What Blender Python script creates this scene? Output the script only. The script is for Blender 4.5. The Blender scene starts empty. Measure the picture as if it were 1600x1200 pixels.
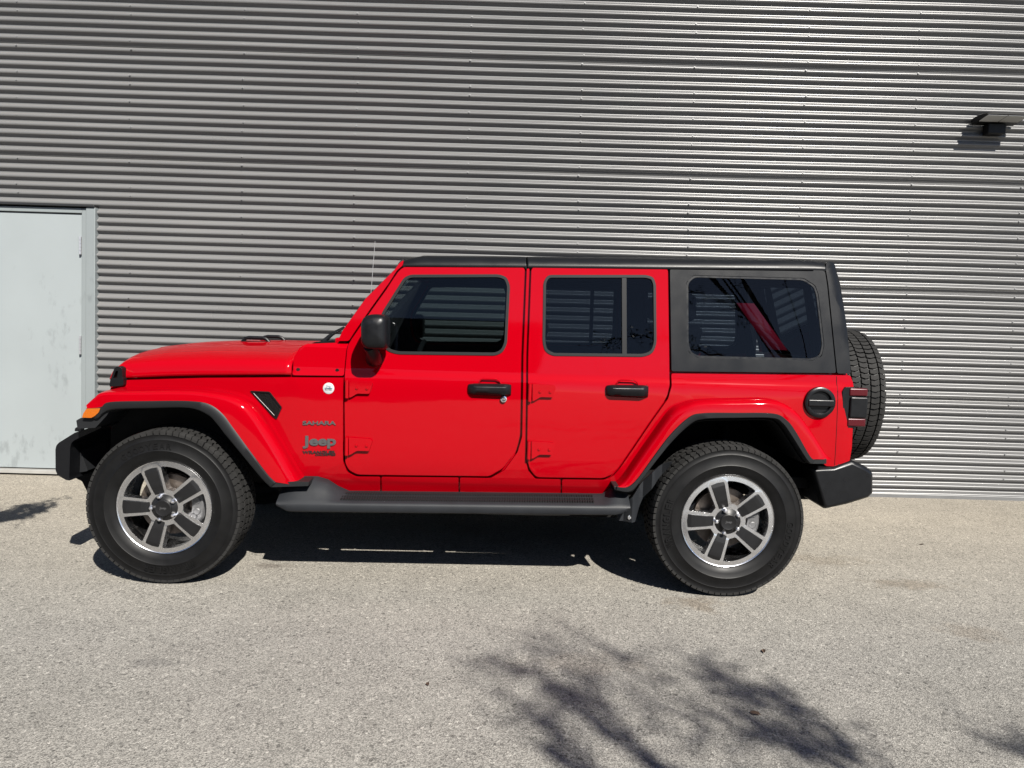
import bpy, bmesh, math, random
from math import sin, cos, pi, radians, atan, sqrt
from mathutils import Vector, Matrix

random.seed(11)
SC = bpy.context.scene
COL = SC.collection

# ------------------------------------------------------------------ camera, sky, sun, exposure
FPX, CAM_H, PITCH, ROLL = 1150.0, 1.493, atan(109 / 1150.0), 0.0295
FW = Vector((0, cos(PITCH), -sin(PITCH)))
_r0 = Vector((1, 0, 0)); _u0 = Vector((0, sin(PITCH), cos(PITCH)))
RT = _r0 * cos(ROLL) + _u0 * sin(ROLL)
UP = -_r0 * sin(ROLL) + _u0 * cos(ROLL)
CAM = Vector((0, 0, CAM_H))
cd = bpy.data.cameras.new("camera")
cam = bpy.data.objects.new("camera", cd)
COL.objects.link(cam)
cd.sensor_fit = 'HORIZONTAL'; cd.sensor_width = 36; cd.lens = FPX / 1600 * 36
cd.clip_start = 0.05; cd.clip_end = 2000
m = Matrix.Identity(4)
for i in range(3):
    m[i][0] = RT[i]; m[i][1] = UP[i]; m[i][2] = -FW[i]; m[i][3] = CAM[i]
cam.matrix_world = m
SC.camera = cam

SUN = Vector((0.49, -0.98, 1.0)).normalized()          # towards the sun
EL = math.asin(SUN.z); AZ = math.atan2(SUN.x, SUN.y)
world = bpy.data.worlds.new("World"); SC.world = world
world.use_nodes = True
wn = world.node_tree.nodes; wl = world.node_tree.links
sky = wn.new('ShaderNodeTexSky'); sky.sky_type = 'NISHITA'; sky.sun_disc = False
sky.sun_elevation = EL; sky.sun_rotation = AZ
sky.air_density = 0.6; sky.dust_density = 0.3; sky.ozone_density = 1.5
wl.new(sky.outputs[0], wn['Background'].inputs[0])
wn['Background'].inputs[1].default_value = 0.05
ld = bpy.data.lights.new("sun", 'SUN'); ld.energy = 5.0; ld.angle = radians(0.53); ld.color = (1.0, 0.955, 0.88)
sun = bpy.data.objects.new("sun", ld); COL.objects.link(sun)
sun.rotation_euler = SUN.to_track_quat('Z', 'Y').to_euler()
sun.location = (8, -16, 16)
vs = SC.view_settings
vs.view_transform = 'Standard'; vs.look = 'None'; vs.gamma = 1; vs.use_curve_mapping = False
vs.exposure = 1.6

# ------------------------------------------------------------------ materials
def mat(name, base=(.5, .5, .5), rough=.5, metal=0.0, coat=0.0, coat_rough=.03, spec=.5, noise=None, bump=None, rvar=None):
    """noise=(scale, amount), bump=(scale, distance, strength), rvar=(scale, amount)"""
    if metal < .7: base = tuple(c * .46 for c in base)
    M = bpy.data.materials.new(name); M.use_nodes = True
    n = M.node_tree.nodes; l = M.node_tree.links; b = n['Principled BSDF']
    b.inputs['Base Color'].default_value = (*base, 1); b.inputs['Roughness'].default_value = rough
    b.inputs['Metallic'].default_value = metal; b.inputs['Coat Weight'].default_value = coat
    b.inputs['Coat Roughness'].default_value = coat_rough; b.inputs['Specular IOR Level'].default_value = spec
    tc = n.new('ShaderNodeTexCoord')
    def tex(scale, detail=4):
        t = n.new('ShaderNodeTexNoise'); t.inputs['Scale'].default_value = scale; t.inputs['Detail'].default_value = detail
        l.new(tc.outputs['Object'], t.inputs['Vector']); return t
    if noise:
        t = tex(noise[0]); r = n.new('ShaderNodeMapRange')
        r.inputs[1].default_value = .25; r.inputs[2].default_value = .75
        r.inputs[3].default_value = 1 - noise[1]; r.inputs[4].default_value = 1 + noise[1]
        l.new(t.outputs['Fac'], r.inputs[0])
        v = n.new('ShaderNodeVectorMath'); v.operation = 'SCALE'; v.inputs[0].default_value = base
        l.new(r.outputs[0], v.inputs['Scale']); l.new(v.outputs[0], b.inputs['Base Color'])
    if rvar:
        t = tex(rvar[0]); r = n.new('ShaderNodeMapRange')
        r.inputs[1].default_value = .3; r.inputs[2].default_value = .7
        r.inputs[3].default_value = rough - rvar[1]; r.inputs[4].default_value = rough + rvar[1]
        l.new(t.outputs['Fac'], r.inputs[0]); l.new(r.outputs[0], b.inputs['Roughness'])
    if bump:
        t = tex(bump[0], 2); bp = n.new('ShaderNodeBump')
        bp.inputs['Distance'].default_value = bump[1]; bp.inputs['Strength'].default_value = bump[2]
        l.new(t.outputs['Fac'], bp.inputs['Height']); l.new(bp.outputs[0], b.inputs['Normal'])
        l.new(bp.outputs[0], b.inputs['Coat Normal'])
    return M

RED = mat('red_paint', (.43, .0001, .0058), .45, coat=.50, coat_rough=.045, spec=.0, bump=(2.6, .006, .35))
BLACK = mat('black_plastic', (.008, .0085, .010), .33, spec=.22, rvar=(30, .06), bump=(900, .0006, .3))
TRIM = mat('flare_trim', (.014, .015, .017), .52, spec=.22, noise=(6, .1), bump=(900, .0006, .3))
HARD = mat('hardtop', (.0092, .0100, .0118), .35, spec=.16, rvar=(8, .05), bump=(700, .0005, .35))
DARK = mat('underside', (.010, .010, .010), .8, spec=.1, noise=(12, .3))
LINER = mat('arch_liner', (.012, .012, .012), .75, spec=.1, noise=(20, .3))
SEAL = mat('window_seal', (.024, .024, .024), .32, spec=.2)
RUB = mat('tyre_rubber', (.006, .006, .0064), .5, spec=.16, noise=(14, .35), rvar=(9, .08), bump=(300, .0006, .25))
TREAD = mat('tread_rubber', (.020, .0195, .019), .8, spec=.2, noise=(22, .35), bump=(250, .001, .4))
ALU = mat('polished_alloy', (.62, .62, .635), .25, 1.0, noise=(18, .06), rvar=(15, .05))
INSERT = mat('wheel_insert', (.014, .014, .015), .4, .0, spec=.2, noise=(25, .1))
NUT = mat('lug_chrome', (.8, .8, .82), .3, 1.0)
DISC = mat('brake_disc', (.10, .08, .065), .5, .5, noise=(30, .3))
CALI = mat('caliper', (.16, .16, .165), .5, .4, noise=(40, .2))
STEP = mat('step_plastic', (.020, .022, .026), .5, spec=.2, noise=(9, .15), bump=(700, .0008, .35))
PAD = mat('step_pad', (.010, .010, .011), .55, spec=.2)
BADGE = mat('badge_grey', (.16, .16, .165), .35, .5)
BADGED = mat('badge_dark', (.035, .022, .022), .4, .2)
WHITE = mat('badge_white', (.6, .61, .63), .3)
BLUEG = mat('badge_print', (.10, .16, .22), .4)
CHROME = mat('chrome', (.75, .75, .77), .12, 1.0)
AMBER = mat('amber_lens', (.55, .13, .004), .2, coat=.4, bump=(160, .004, .6))
LENS = mat('red_lens', (.085, .003, .008), .25, coat=.3, spec=.2)
CLOTH = mat('seat_cloth', (.03, .03, .033), .85, spec=.1)
CLEAR = mat('lamp_lens', (.7, .72, .75), .1, coat=1)
REDSTRIP = mat('strip_red', (1.0, .012, .07), .6)

def glass(name, tint, ior=1.5):
    M = bpy.data.materials.new(name); M.use_nodes = True
    n = M.node_tree.nodes; l = M.node_tree.links
    n.remove(n['Principled BSDF'])
    t = n.new('ShaderNodeBsdfTransparent'); t.inputs[0].default_value = (*tint, 1)
    g = n.new('ShaderNodeBsdfGlossy'); g.inputs['Roughness'].default_value = 0.0
    g.inputs[0].default_value = (.93, .96, 1, 1)
    f = n.new('ShaderNodeFresnel'); f.inputs[0].default_value = ior
    mx = n.new('ShaderNodeMixShader')
    l.new(f.outputs[0], mx.inputs[0]); l.new(t.outputs[0], mx.inputs[1]); l.new(g.outputs[0], mx.inputs[2])
    l.new(mx.outputs[0], n['Material Output'].inputs[0])
    return M
GLASS = glass('tinted_glass', (.25, .30, .31), 1.33)
GLASSD = glass('privacy_glass', (.19, .22, .25), 1.33)
GLASSC = glass('windscreen_glass', (.75, .80, .79))

# ------------------------------------------------------------------ pixel -> metre helpers (side elevation of the car, front of the building)
PSI = 0.018
CX = Vector((cos(PSI), sin(PSI), 0)); CY = Vector((-sin(PSI), cos(PSI), 0)); CO = Vector((-0.345, 3.83, 0))
HW = 0.925                                   # half the car's width: y runs 0 (near side) .. 1.85 (far side)
def ray(px, py):
    return FW + RT * ((px - 800) / FPX) + UP * ((600 - py) / FPX)
def P(px, py, y=0.0):
    """side-view measurement -> (x, z) in the car's own frame at lateral position y (number or function of x, z)"""
    d = ray(px, py)
    yy = y if not callable(y) else 0.13
    for _ in range(5 if callable(y) else 1):
        t = (yy - (CAM - CO).dot(CY)) / d.dot(CY)
        q = CAM + d * t - CO
        x, z = q.dot(CX), q.z
        if callable(y): yy = y(x, z)
    return (x, z)
PSI_W, LEAN, Y_W = 0.0086, radians(2.8), 6.29
WX = Vector((cos(PSI_W), sin(PSI_W), 0)); _wy = Vector((-sin(PSI_W), cos(PSI_W), 0))
WU = _wy * sin(LEAN) + Vector((0, 0, cos(LEAN))); WN = _wy * cos(LEAN) - Vector((0, 0, sin(LEAN))); WO = Vector((0, Y_W, 0))
def W(px, py):
    d = ray(px, py); t = ((WO - CAM).dot(WN)) / d.dot(WN); q = CAM + d * t - WO
    return (q.dot(WX), q.dot(WU))

# ------------------------------------------------------------------ object helpers
def link(name, me, material=None, parent=None, sharp=32):
    o = bpy.data.objects.new(name, me); COL.objects.link(o)
    if material is not None and len(me.materials) == 0: me.materials.append(material)
    for p in me.polygons: p.use_smooth = True
    if sharp is not None: me.set_sharp_from_angle(angle=radians(sharp))
    if parent is not None: o.parent = parent
    return o
def from_bm(name, bm, material, parent=None, sharp=32, bevel=0, seg=2, recalc=True):
    if recalc: bmesh.ops.recalc_face_normals(bm, faces=bm.faces)
    me = bpy.data.meshes.new(name); bm.to_mesh(me); bm.free()
    o = link(name, me, material, parent, sharp)
    if bevel:
        b = o.modifiers.new('bevel', 'BEVEL'); b.width = bevel; b.segments = seg; b.limit_method = 'ANGLE'; b.angle_limit = radians(38)
        b.use_clamp_overlap = True
        w = o.modifiers.new('wn', 'WEIGHTED_NORMAL'); w.keep_sharp = True
    return o
def empty(name, label=None, cat=None, loc=(0, 0, 0), rotz=0, parent=None, group=None):
    o = bpy.data.objects.new(name, None); COL.objects.link(o); o.location = loc; o.rotation_euler = (0, 0, rotz)
    o.empty_display_size = .2
    if label: o['label'] = label
    if cat: o['category'] = cat
    if group: o['group'] = group
    if parent is not None: o.parent = parent
    return o
def tag(o, label, cat, group=None, kind=None):
    o['label'] = label; o['category'] = cat
    if group: o['group'] = group
    if kind: o['kind'] = kind
    return o
def bm_box(bm, x0, x1, y0, y1, z0, z1):
    v = [bm.verts.new(c) for c in ((x0, y0, z0), (x1, y0, z0), (x1, y1, z0), (x0, y1, z0), (x0, y0, z1), (x1, y0, z1), (x1, y1, z1), (x0, y1, z1))]
    for f in ((0, 1, 2, 3), (4, 7, 6, 5), (0, 4, 5, 1), (1, 5, 6, 2), (2, 6, 7, 3), (3, 7, 4, 0)): bm.faces.new([v[i] for i in f])
    return v
def box(name, x0, x1, y0, y1, z0, z1, material, parent, bevel=.004, seg=2):
    bm = bmesh.new(); bm_box(bm, x0, x1, y0, y1, z0, z1)
    return from_bm(name, bm, material, parent, bevel=bevel, seg=seg)
def bm_tube(bm, pts, rad, n=10, cap=True):
    pts = [Vector(p) for p in pts]; rings = []
    ref = Vector((0.31, 0.23, 0.92))
    for i, p in enumerate(pts):
        d = (pts[min(i + 1, len(pts) - 1)] - pts[max(i - 1, 0)]).normalized()
        a = d.cross(ref)
        if a.length < 1e-3: a = d.cross(Vector((1, 0, 0)))
        a.normalize(); b = d.cross(a)
        r = rad[i] if isinstance(rad, (list, tuple)) else rad
        rings.append([bm.verts.new(p + (a * cos(2 * pi * k / n) + b * sin(2 * pi * k / n)) * r) for k in range(n)])
    for i in range(len(rings) - 1):
        for k in range(n):
            bm.faces.new((rings[i][k], rings[i][(k + 1) % n], rings[i + 1][(k + 1) % n], rings[i + 1][k]))
    if cap:
        bm.faces.new(rings[0][::-1]); bm.faces.new(rings[-1])
def bm_lathe_y(bm, prof, n=64, c=(0, 0, 0), closed=False):
    """prof: list of (r, y); revolve about the y axis"""
    rings = []
    for r, y in prof:
        if r < 1e-6: rings.append([bm.verts.new((c[0], c[1] + y, c[2]))])
        else: rings.append([bm.verts.new((c[0] + r * cos(2 * pi * k / n), c[1] + y, c[2] + r * sin(2 * pi * k / n))) for k in range(n)])
    pr = list(zip(rings, rings[1:]))
    if closed: pr.append((rings[-1], rings[0]))
    for a, b in pr:
        for k in range(n):
            k2 = (k + 1) % n
            if len(a) == 1 and len(b) == 1: continue
            if len(a) == 1: bm.faces.new((a[0], b[k], b[k2]))
            elif len(b) == 1: bm.faces.new((a[k], b[0], a[k2]))
            else: bm.faces.new((a[k], a[k2], b[k2], b[k]))
def area(poly): return .5 * sum(poly[i - 1][0] * poly[i][1] - poly[i][0] * poly[i - 1][1] for i in range(len(poly)))
def inset(poly, d):
    """shrink (d > 0) a simple polygon"""
    if area(poly) < 0: poly = poly[::-1]
    out = []; n = len(poly)
    for i in range(n):
        a, b, c = Vector(poly[i - 1]), Vector(poly[i]), Vector(poly[(i + 1) % n])
        e1 = (b - a).normalized(); e2 = (c - b).normalized()
        n1 = Vector((-e1.y, e1.x)); n2 = Vector((-e2.y, e2.x))
        k = 1 + n1.dot(n2)
        q = b + (n1 + n2) * (d / max(k, .35))
        out.append((q.x, q.y))
    return out
def fillet(poly, r, seg=5):
    out = []; n = len(poly)
    for i in range(n):
        a, b, c = Vector(poly[i - 1]), Vector(poly[i]), Vector(poly[(i + 1) % n])
        l1, l2 = (a - b).length, (c - b).length
        d = min(r, .45 * l1, .45 * l2)
        p0 = b + (a - b) / l1 * d; p1 = b + (c - b) / l2 * d
        for k in range(seg + 1):
            t = k / seg
            q = p0 * (1 - t) ** 2 + b * 2 * t * (1 - t) + p1 * t * t
            out.append((q.x, q.y))
    return out
ZC = [.53, .553, .565, .60, .64, .70, .78, .86, .94, 1.02, 1.08, 1.115, 1.135, 1.15, 1.165, 1.18, 1.25, 1.4, 1.55, 1.7]
def sheet_bm(outer, holes, yf, thick, zc=ZC, xc=()):
    bm = bmesh.new(); edges = []
    for loop in [outer] + list(holes):
        vv = [bm.verts.new((x, 0, z)) for x, z in loop]
        edges += [bm.edges.new((vv[i - 1], vv[i])) for i in range(len(vv))]
    bmesh.ops.triangle_fill(bm, use_beauty=True, use_dissolve=False, edges=edges)
    zs = [v.co.z for v in bm.verts]; xs = [v.co.x for v in bm.verts]
    for z in zc:
        if min(zs) + .004 < z < max(zs) - .004:
            bmesh.ops.bisect_plane(bm, geom=bm.verts[:] + bm.edges[:] + bm.faces[:], dist=1e-5, plane_co=(0, 0, z), plane_no=(0, 0, 1))
    for x in xc:
        if min(xs) + .004 < x < max(xs) - .004:
            bmesh.ops.bisect_plane(bm, geom=bm.verts[:] + bm.edges[:] + bm.faces[:], dist=1e-5, plane_co=(x, 0, 0), plane_no=(1, 0, 0))
    bmesh.ops.remove_doubles(bm, verts=bm.verts[:], dist=1e-5)
    for v in bm.verts: v.co.y = yf(v.co.x, v.co.z)
    if thick:
        r = bmesh.ops.extrude_face_region(bm, geom=bm.faces[:])
        for g in r['geom']:
            if isinstance(g, bmesh.types.BMVert): g.co.y += thick
    bmesh.ops.translate(bm, verts=bm.verts[:], vec=(0, -HW, 0))
    return bm
def px(poly, y): return [P(a, b, y) for a, b in poly]
def panel(name, poly, yf, material, parent, holes=(), gap=.0015, r=.012, thick=.03, bevel=.004, zc=ZC, xc=(), seg=2):
    """poly and holes in side-view measurements; a formed sheet that follows yf"""
    o = fillet(inset(px(poly, yf), gap), r) if r else inset(px(poly, yf), gap)
    h = [fillet(px(q, yf), r) if r else px(q, yf) for q in holes]
    return from_bm(name, sheet_bm(o, h, yf, thick, zc, xc), material, parent, bevel=bevel, seg=seg)
def shell(name, groups, material, parent, bevel=.004, sharp=32):
    """several formed sheets that make one part"""
    bm = bmesh.new()
    for b in groups:
        me = bpy.data.meshes.new('tmp'); b.to_mesh(me); b.free(); bm.from_mesh(me); bpy.data.meshes.remove(me)
    return from_bm(name, bm, material, parent, sharp=sharp, bevel=bevel)
def mirror(o, parent=None):
    """the same part on the other side of the car, with its sub-parts"""
    c = o.copy(); c.data = o.data.copy()
    bm = bmesh.new(); bm.from_mesh(c.data)
    for v in bm.verts: v.co.y = -v.co.y
    bmesh.ops.reverse_faces(bm, faces=bm.faces[:]); bm.to_mesh(c.data); bm.free()
    c.location.y = -o.location.y
    if parent is not None: c.parent = parent
    COL.objects.link(c)
    for ch in list(o.children): mirror(ch, c)
    return c
def interp(tab, t):
    if t <= tab[0][0]: return tab[0][1]
    for (a, b), (c, d) in zip(tab, tab[1:]):
        if t <= c: return b + (d - b) * (t - a) / (c - a)
    return tab[-1][1]
def text_mesh(s, width, height, depth=.002, bold=.0, shear=0):
    cu = bpy.data.curves.new('txt', 'FONT'); cu.body = s; cu.extrude = .02; cu.offset = bold; cu.shear = shear; cu.resolution_u = 4
    o = bpy.data.objects.new('txt', cu); COL.objects.link(o)
    me = bpy.data.meshes.new_from_object(o.evaluated_get(bpy.context.evaluated_depsgraph_get()))
    bpy.data.objects.remove(o); bpy.data.curves.remove(cu)
    xs = [v.co.x for v in me.vertices]; ys = [v.co.y for v in me.vertices]; zs = [v.co.z for v in me.vertices]
    sx = width / (max(xs) - min(xs)); sy = height / (max(ys) - min(ys)); sz = depth / (max(zs) - min(zs))
    for v in me.vertices: v.co = ((v.co.x - min(xs)) * sx, (v.co.y - min(ys)) * sy, (v.co.z - max(zs)) * sz)
    return me

# ------------------------------------------------------------------ asphalt
def asphalt_mat():
    M = bpy.data.materials.new('asphalt'); M.use_nodes = True
    n = M.node_tree.nodes; l = M.node_tree.links; b = n['Principled BSDF']
    tc = n.new('ShaderNodeTexCoord')
    def noise(scale, detail, rough=.6):
        t = n.new('ShaderNodeTexNoise'); t.inputs['Scale'].default_value = scale; t.inputs['Detail'].default_value = detail
        t.inputs['Roughness'].default_value = rough; l.new(tc.outputs['Object'], t.inputs['Vector']); return t
    def rng(src, a, c, lo, hi):
        r = n.new('ShaderNodeMapRange'); l.new(src, r.inputs[0])
        for i, v in enumerate((a, c, lo, hi)): r.inputs[i + 1].default_value = v
        return r.outputs[0]
    def mul(a, c):
        q = n.new('ShaderNodeMath'); q.operation = 'MULTIPLY'; l.new(a, q.inputs[0]); l.new(c, q.inputs[1]); return q.outputs[0]
    def voro(scale, feat='F1'):
        v = n.new('ShaderNodeTexVoronoi'); v.inputs['Scale'].default_value = scale; v.feature = feat
        l.new(tc.outputs['Object'], v.inputs['Vector']); return v
    v1 = voro(230); v2 = voro(90)
    sep = n.new('ShaderNodeSeparateColor'); l.new(v1.outputs['Color'], sep.inputs[0])
    sep2 = n.new('ShaderNodeSeparateColor'); l.new(v2.outputs['Color'], sep2.inputs[0])
    stone = rng(sep.outputs[0], 0, 1, .48, 1.52)
    dark = rng(sep2.outputs[1], .0, .08, .45, 1.0)               # sparse dark pits
    light = rng(sep2.outputs[2], .90, 1.0, 1.0, 1.45)            # pale chips
    big = rng(noise(.55, 5).outputs['Fac'], .3, .7, .88, 1.10)
    mid = rng(noise(5, 5).outputs['Fac'], .3, .7, .93, 1.07)
    fac = mul(mul(mul(stone, dark), mul(light, big)), mid)
    # the strip near the wall is paler and sandier
    sx = n.new('ShaderNodeSeparateXYZ'); l.new(tc.outputs['Object'], sx.inputs[0])
    near = rng(sx.outputs['Y'], 3.2, 5.6, 0, 1)
    mixc = n.new('ShaderNodeMix'); mixc.data_type = 'RGBA'
    mixc.inputs['A'].default_value = (.138, .132, .120, 1); mixc.inputs['B'].default_value = (.172, .155, .127, 1)
    l.new(near, mixc.inputs['Factor'])
    col = mixc.outputs['Result']
    # old oil and rust stains
    for (sxp, syp, rx, ry, c, amt) in STAINS:
        vm = n.new('ShaderNodeVectorMath'); vm.operation = 'SUBTRACT'; l.new(tc.outputs['Object'], vm.inputs[0]); vm.inputs[1].default_value = (sxp, syp, 0)
        vd = n.new('ShaderNodeVectorMath'); vd.operation = 'DIVIDE'; l.new(vm.outputs[0], vd.inputs[0]); vd.inputs[1].default_value = (rx, ry, 1)
        ln = n.new('ShaderNodeVectorMath'); ln.operation = 'LENGTH'; l.new(vd.outputs[0], ln.inputs[0])
        nz = noise(9, 3)
        ad = n.new('ShaderNodeMath'); ad.operation = 'ADD'; l.new(ln.outputs['Value'], ad.inputs[0]); l.new(rng(nz.outputs['Fac'], .3, .7, -.5, .5), ad.inputs[1])
        f = rng(ad.outputs[0], .35, 1.1, amt, 0)
        mx = n.new('ShaderNodeMix'); mx.data_type = 'RGBA'; l.new(f, mx.inputs['Factor']); l.new(col, mx.inputs['A']); mx.inputs['B'].default_value = (*c, 1)
        col = mx.outputs['Result']
    sc = n.new('ShaderNodeVectorMath'); sc.operation = 'SCALE'; l.new(col, sc.inputs[0]); l.new(fac, sc.inputs['Scale'])
    l.new(sc.outputs[0], b.inputs['Base Color'])
    b.inputs['Roughness'].default_value = .85; b.inputs['Specular IOR Level'].default_value = .3
    bp = n.new('ShaderNodeBump'); bp.inputs['Distance'].default_value = .005; bp.inputs['Strength'].default_value = .5
    hs = n.new('ShaderNodeMath'); hs.operation = 'ADD'
    l.new(v1.outputs['Distance'], hs.inputs[0]); l.new(noise(90, 4, .7).outputs['Fac'], hs.inputs[1])
    l.new(hs.outputs[0], bp.inputs['Height']); l.new(bp.outputs[0], b.inputs['Normal'])
    return M
BR = (.085, .066, .046)
STAINS = [(1.00, 3.75, .16, .10, BR, .55), (2.35, 4.15, .25, .10, BR, .45), (2.3, 3.5, .18, .10, BR, .35), (2.0, 4.55, .35, .12, (.105, .088, .066), .4),
          (-1.45, 2.95, .12, .04, (.06, .058, .055), .45), (-1.35, 4.15, .12, .05, (.07, .06, .05), .6), (.35, 3.05, .30, .12, (.11, .092, .075), .3), (3.1, 3.6, .2, .1, BR, .25)]
bm = bmesh.new()
bmesh.ops.create_grid(bm, x_segments=1, y_segments=1, size=600)
g = from_bm('ground', bm, asphalt_mat()); g['kind'] = 'structure'; g['label'] = 'pale weathered grey asphalt lot with fine stones'

# ------------------------------------------------------------------ building with corrugated cladding
bld = empty('building', 'large building clad in horizontal grey corrugated metal behind the red car', 'building')
mw = Matrix.Identity(4)
for i in range(3):
    mw[i][0] = WX[i]; mw[i][1] = WN[i]; mw[i][2] = WU[i]; mw[i][3] = WO[i]
bld.matrix_world = mw
PITCH_ROW = .072; SHEET = 13 * PITCH_ROW; SEAM0 = 3.671
def clad_mat():
    M = mat('corrugated_metal', (.21, .205, .20), .36, .22)
    n = M.node_tree.nodes; l = M.node_tree.links; b = n['Principled BSDF']
    tc = n['Texture Coordinate']
    mp = n.new('ShaderNodeMapping'); mp.inputs['Scale'].default_value = (.35, 1, 1.3); l.new(tc.outputs['Object'], mp.inputs[0])
    t = n.new('ShaderNodeTexNoise'); t.inputs['Scale'].default_value = 1.5; t.inputs['Detail'].default_value = 6; l.new(mp.outputs[0], t.inputs['Vector'])
    r = n.new('ShaderNodeMapRange'); r.inputs[1].default_value = .3; r.inputs[2].default_value = .7; r.inputs[3].default_value = .93; r.inputs[4].default_value = 1.07
    l.new(t.outputs['Fac'], r.inputs[0])
    v = n.new('ShaderNodeVectorMath'); v.operation = 'SCALE'; v.inputs[0].default_value = (.104, .1035, .103); l.new(r.outputs[0], v.inputs['Scale']); l.new(v.outputs[0], b.inputs['Base Color'])
    r2 = n.new('ShaderNodeMapRange'); r2.inputs[1].default_value = .3; r2.inputs[2].default_value = .7; r2.inputs[3].default_value = .26; r2.inputs[4].default_value = .31
    l.new(t.outputs['Fac'], r2.inputs[0]); l.new(r2.outputs[0], b.inputs['Roughness'])
    b.inputs['Metallic'].default_value = .05; b.inputs['Diffuse Roughness'].default_value = 1.0; b.inputs['Anisotropic'].default_value = .75
    tg = n.new('ShaderNodeCombineXYZ'); tg.inputs[0].default_value = 1.0; l.new(tg.outputs[0], b.inputs['Tangent'])
    return M
CLAD = clad_mat()
DOOR_X = W(152, 330)[0]; DOOR_TOP = W(76, 322)[1]; DX0 = DOOR_X - 1.20
def sheet_profile(z0, z1):
    """rows of a corrugated sheet between two seams; bottom edge laps 4 mm over the sheet below"""
    out = []; nseg = 18; rows = int(round((z1 - z0) / PITCH_ROW)); tot = rows * nseg
    for i in range(tot + 1):
        z = z0 + (z1 - z0) * i / tot
        ph = 2 * pi * (z - z0) / PITCH_ROW
        c = cos(ph); s = math.copysign(abs(c) ** .80, c)
        y = .0155 * (1 + s) - .006 * (1 - i / tot)
        out.append((y, z))
    return [(out[0][0] + .007, z0 - .001)] + out
bm = bmesh.new()
zs0 = SEAM0 - 4 * SHEET
def strip(bm, prof, xs):
    """xs: stations; a slight sag gives the long rows their faint bow"""
    wv = lambda x, z: .0022 * sin(1.9 * x + 2.1 * z) * sin(.7 * z + .3) + .0014 * sin(4.3 * x - 3.0 * z + 1) 
    rows = [[bm.verts.new((x, y + wv(x, z), z - .016 * max(0, 1 - ((x + 1.2) / 5) ** 2) + .0008 * sin(1.7 * x + 5 * z))) for x in xs] for y, z in prof]
    for a, b in zip(rows, rows[1:]):
        for i in range(len(xs) - 1): bm.faces.new((a[i], a[i + 1], b[i + 1], b[i]))
XS = [DOOR_X + (9.5 - DOOR_X) * i / 70 for i in range(71)]
XL = [-9.5 + (DX0 + 9.5) * i / 8 for i in range(9)]
XD = [DX0 + 1.2 * i / 4 for i in range(5)]
k = 0
while k < 8:
    z0 = zs0 + k * SHEET
    pr = sheet_profile(z0, z0 + SHEET)
    if k == 0: pr = [(y, z) for y, z in pr if z > .035]
    strip(bm, pr, XS); strip(bm, pr, XL)
    pd = [(y, z) for y, z in pr if z > DOOR_TOP + .02]
    if len(pd) > 1: strip(bm, pd, XD)
    k += 1
ZTOP = zs0 + 8 * SHEET
clad = from_bm('cladding', bm, CLAD, bld, sharp=60, recalc=False)
clad['label'] = 'grey corrugated metal sheets with dark lap seams'
GALV = mat('flashing_metal', (.24, .24, .24), .4, .4, noise=(5, .12))
bm = bmesh.new()
bm_box(bm, DOOR_X, 9.5, -.012, .03, -.02, .034); bm_box(bm, -9.5, DX0, -.012, .03, -.02, .034)
from_bm('base_flashing', bm, GALV, bld, bevel=.004)
WALLP = mat('plain_cladding', (.30, .30, .30), .5, .3)
bm = bmesh.new(); bm_box(bm, -9.5, 9.5, .05, 9, -.3, ZTOP - .02); from_bm('wall_core', bm, WALLP, bld)
bm = bmesh.new(); bm_box(bm, -9.6, 9.6, -.06, 9.1, ZTOP - .02, ZTOP + .12); from_bm('parapet_cap', bm, GALV, bld, bevel=.01)
# screws: the hundred largest in view are parts, the rest one part
SCREW = mat('screw_zinc', (.34, .34, .34), .5, .3, spec=.3)
def screw_bm(bm, x, y, z):
    for r, y0, y1, n in ((.0085, 0, .002, 10), (.0058, .002, .008, 6)):
        a = [bm.verts.new((x + r * cos(2 * pi * i / n), y - y0, z + r * sin(2 * pi * i / n))) for i in range(n)]
        b = [bm.verts.new((x + r * cos(2 * pi * i / n), y - y1, z + r * sin(2 * pi * i / n))) for i in range(n)]
        bm.faces.new(b)
        for i in range(n): bm.faces.new((a[i], a[(i + 1) % n], b[(i + 1) % n], b[i]))
bm = bmesh.new(); screw_bm(bm, 0, 0, 0)
sc0 = from_bm('screw', bm, SCREW, bld, sharp=30)
cols = [-4.248, -3.295, -2.345, -1.385, -.43, .523, 1.475, 2.428, 3.375, 4.32]
spots = []
for c in cols:
    for s in range(0, 6):
        for rr in (0, 3, 4, 6, 8, 9, 12):
            z = zs0 + s * SHEET - (rr + .42) * PITCH_ROW + SHEET
            x = c + random.uniform(-.008, .008)
            if z < .05 or z > 4.3: continue
            if x < DOOR_X + .03 and z < DOOR_TOP + .06: continue
            q = WO + WX * x + WU * z - CAM
            u = q.dot(RT) / q.dot(FW) * FPX + 800; v = 600 - q.dot(UP) / q.dot(FW) * FPX
            if not (0 < u < 1600 and 0 < v < 1200): continue
            if 195 < u < 1330 and v > 530: continue
            if 560 < u < 1330 and v > 400: continue
            spots.append((q.length, x, z))
spots.sort()
rest = bmesh.new()
for i, (dd, x, z) in enumerate(spots):
    zz = z - .016 * max(0, 1 - ((x + 1.2) / 5) ** 2)
    if i == 0: sc0.location = (x, -.001, zz)
    elif i < 100:
        c = sc0.copy(); COL.objects.link(c); c.location = (x, -.001, zz)
    else: screw_bm(rest, x, -.001, zz)
rs = from_bm('screws', rest, SCREW, bld, sharp=30); rs['kind'] = 'stuff'

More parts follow.
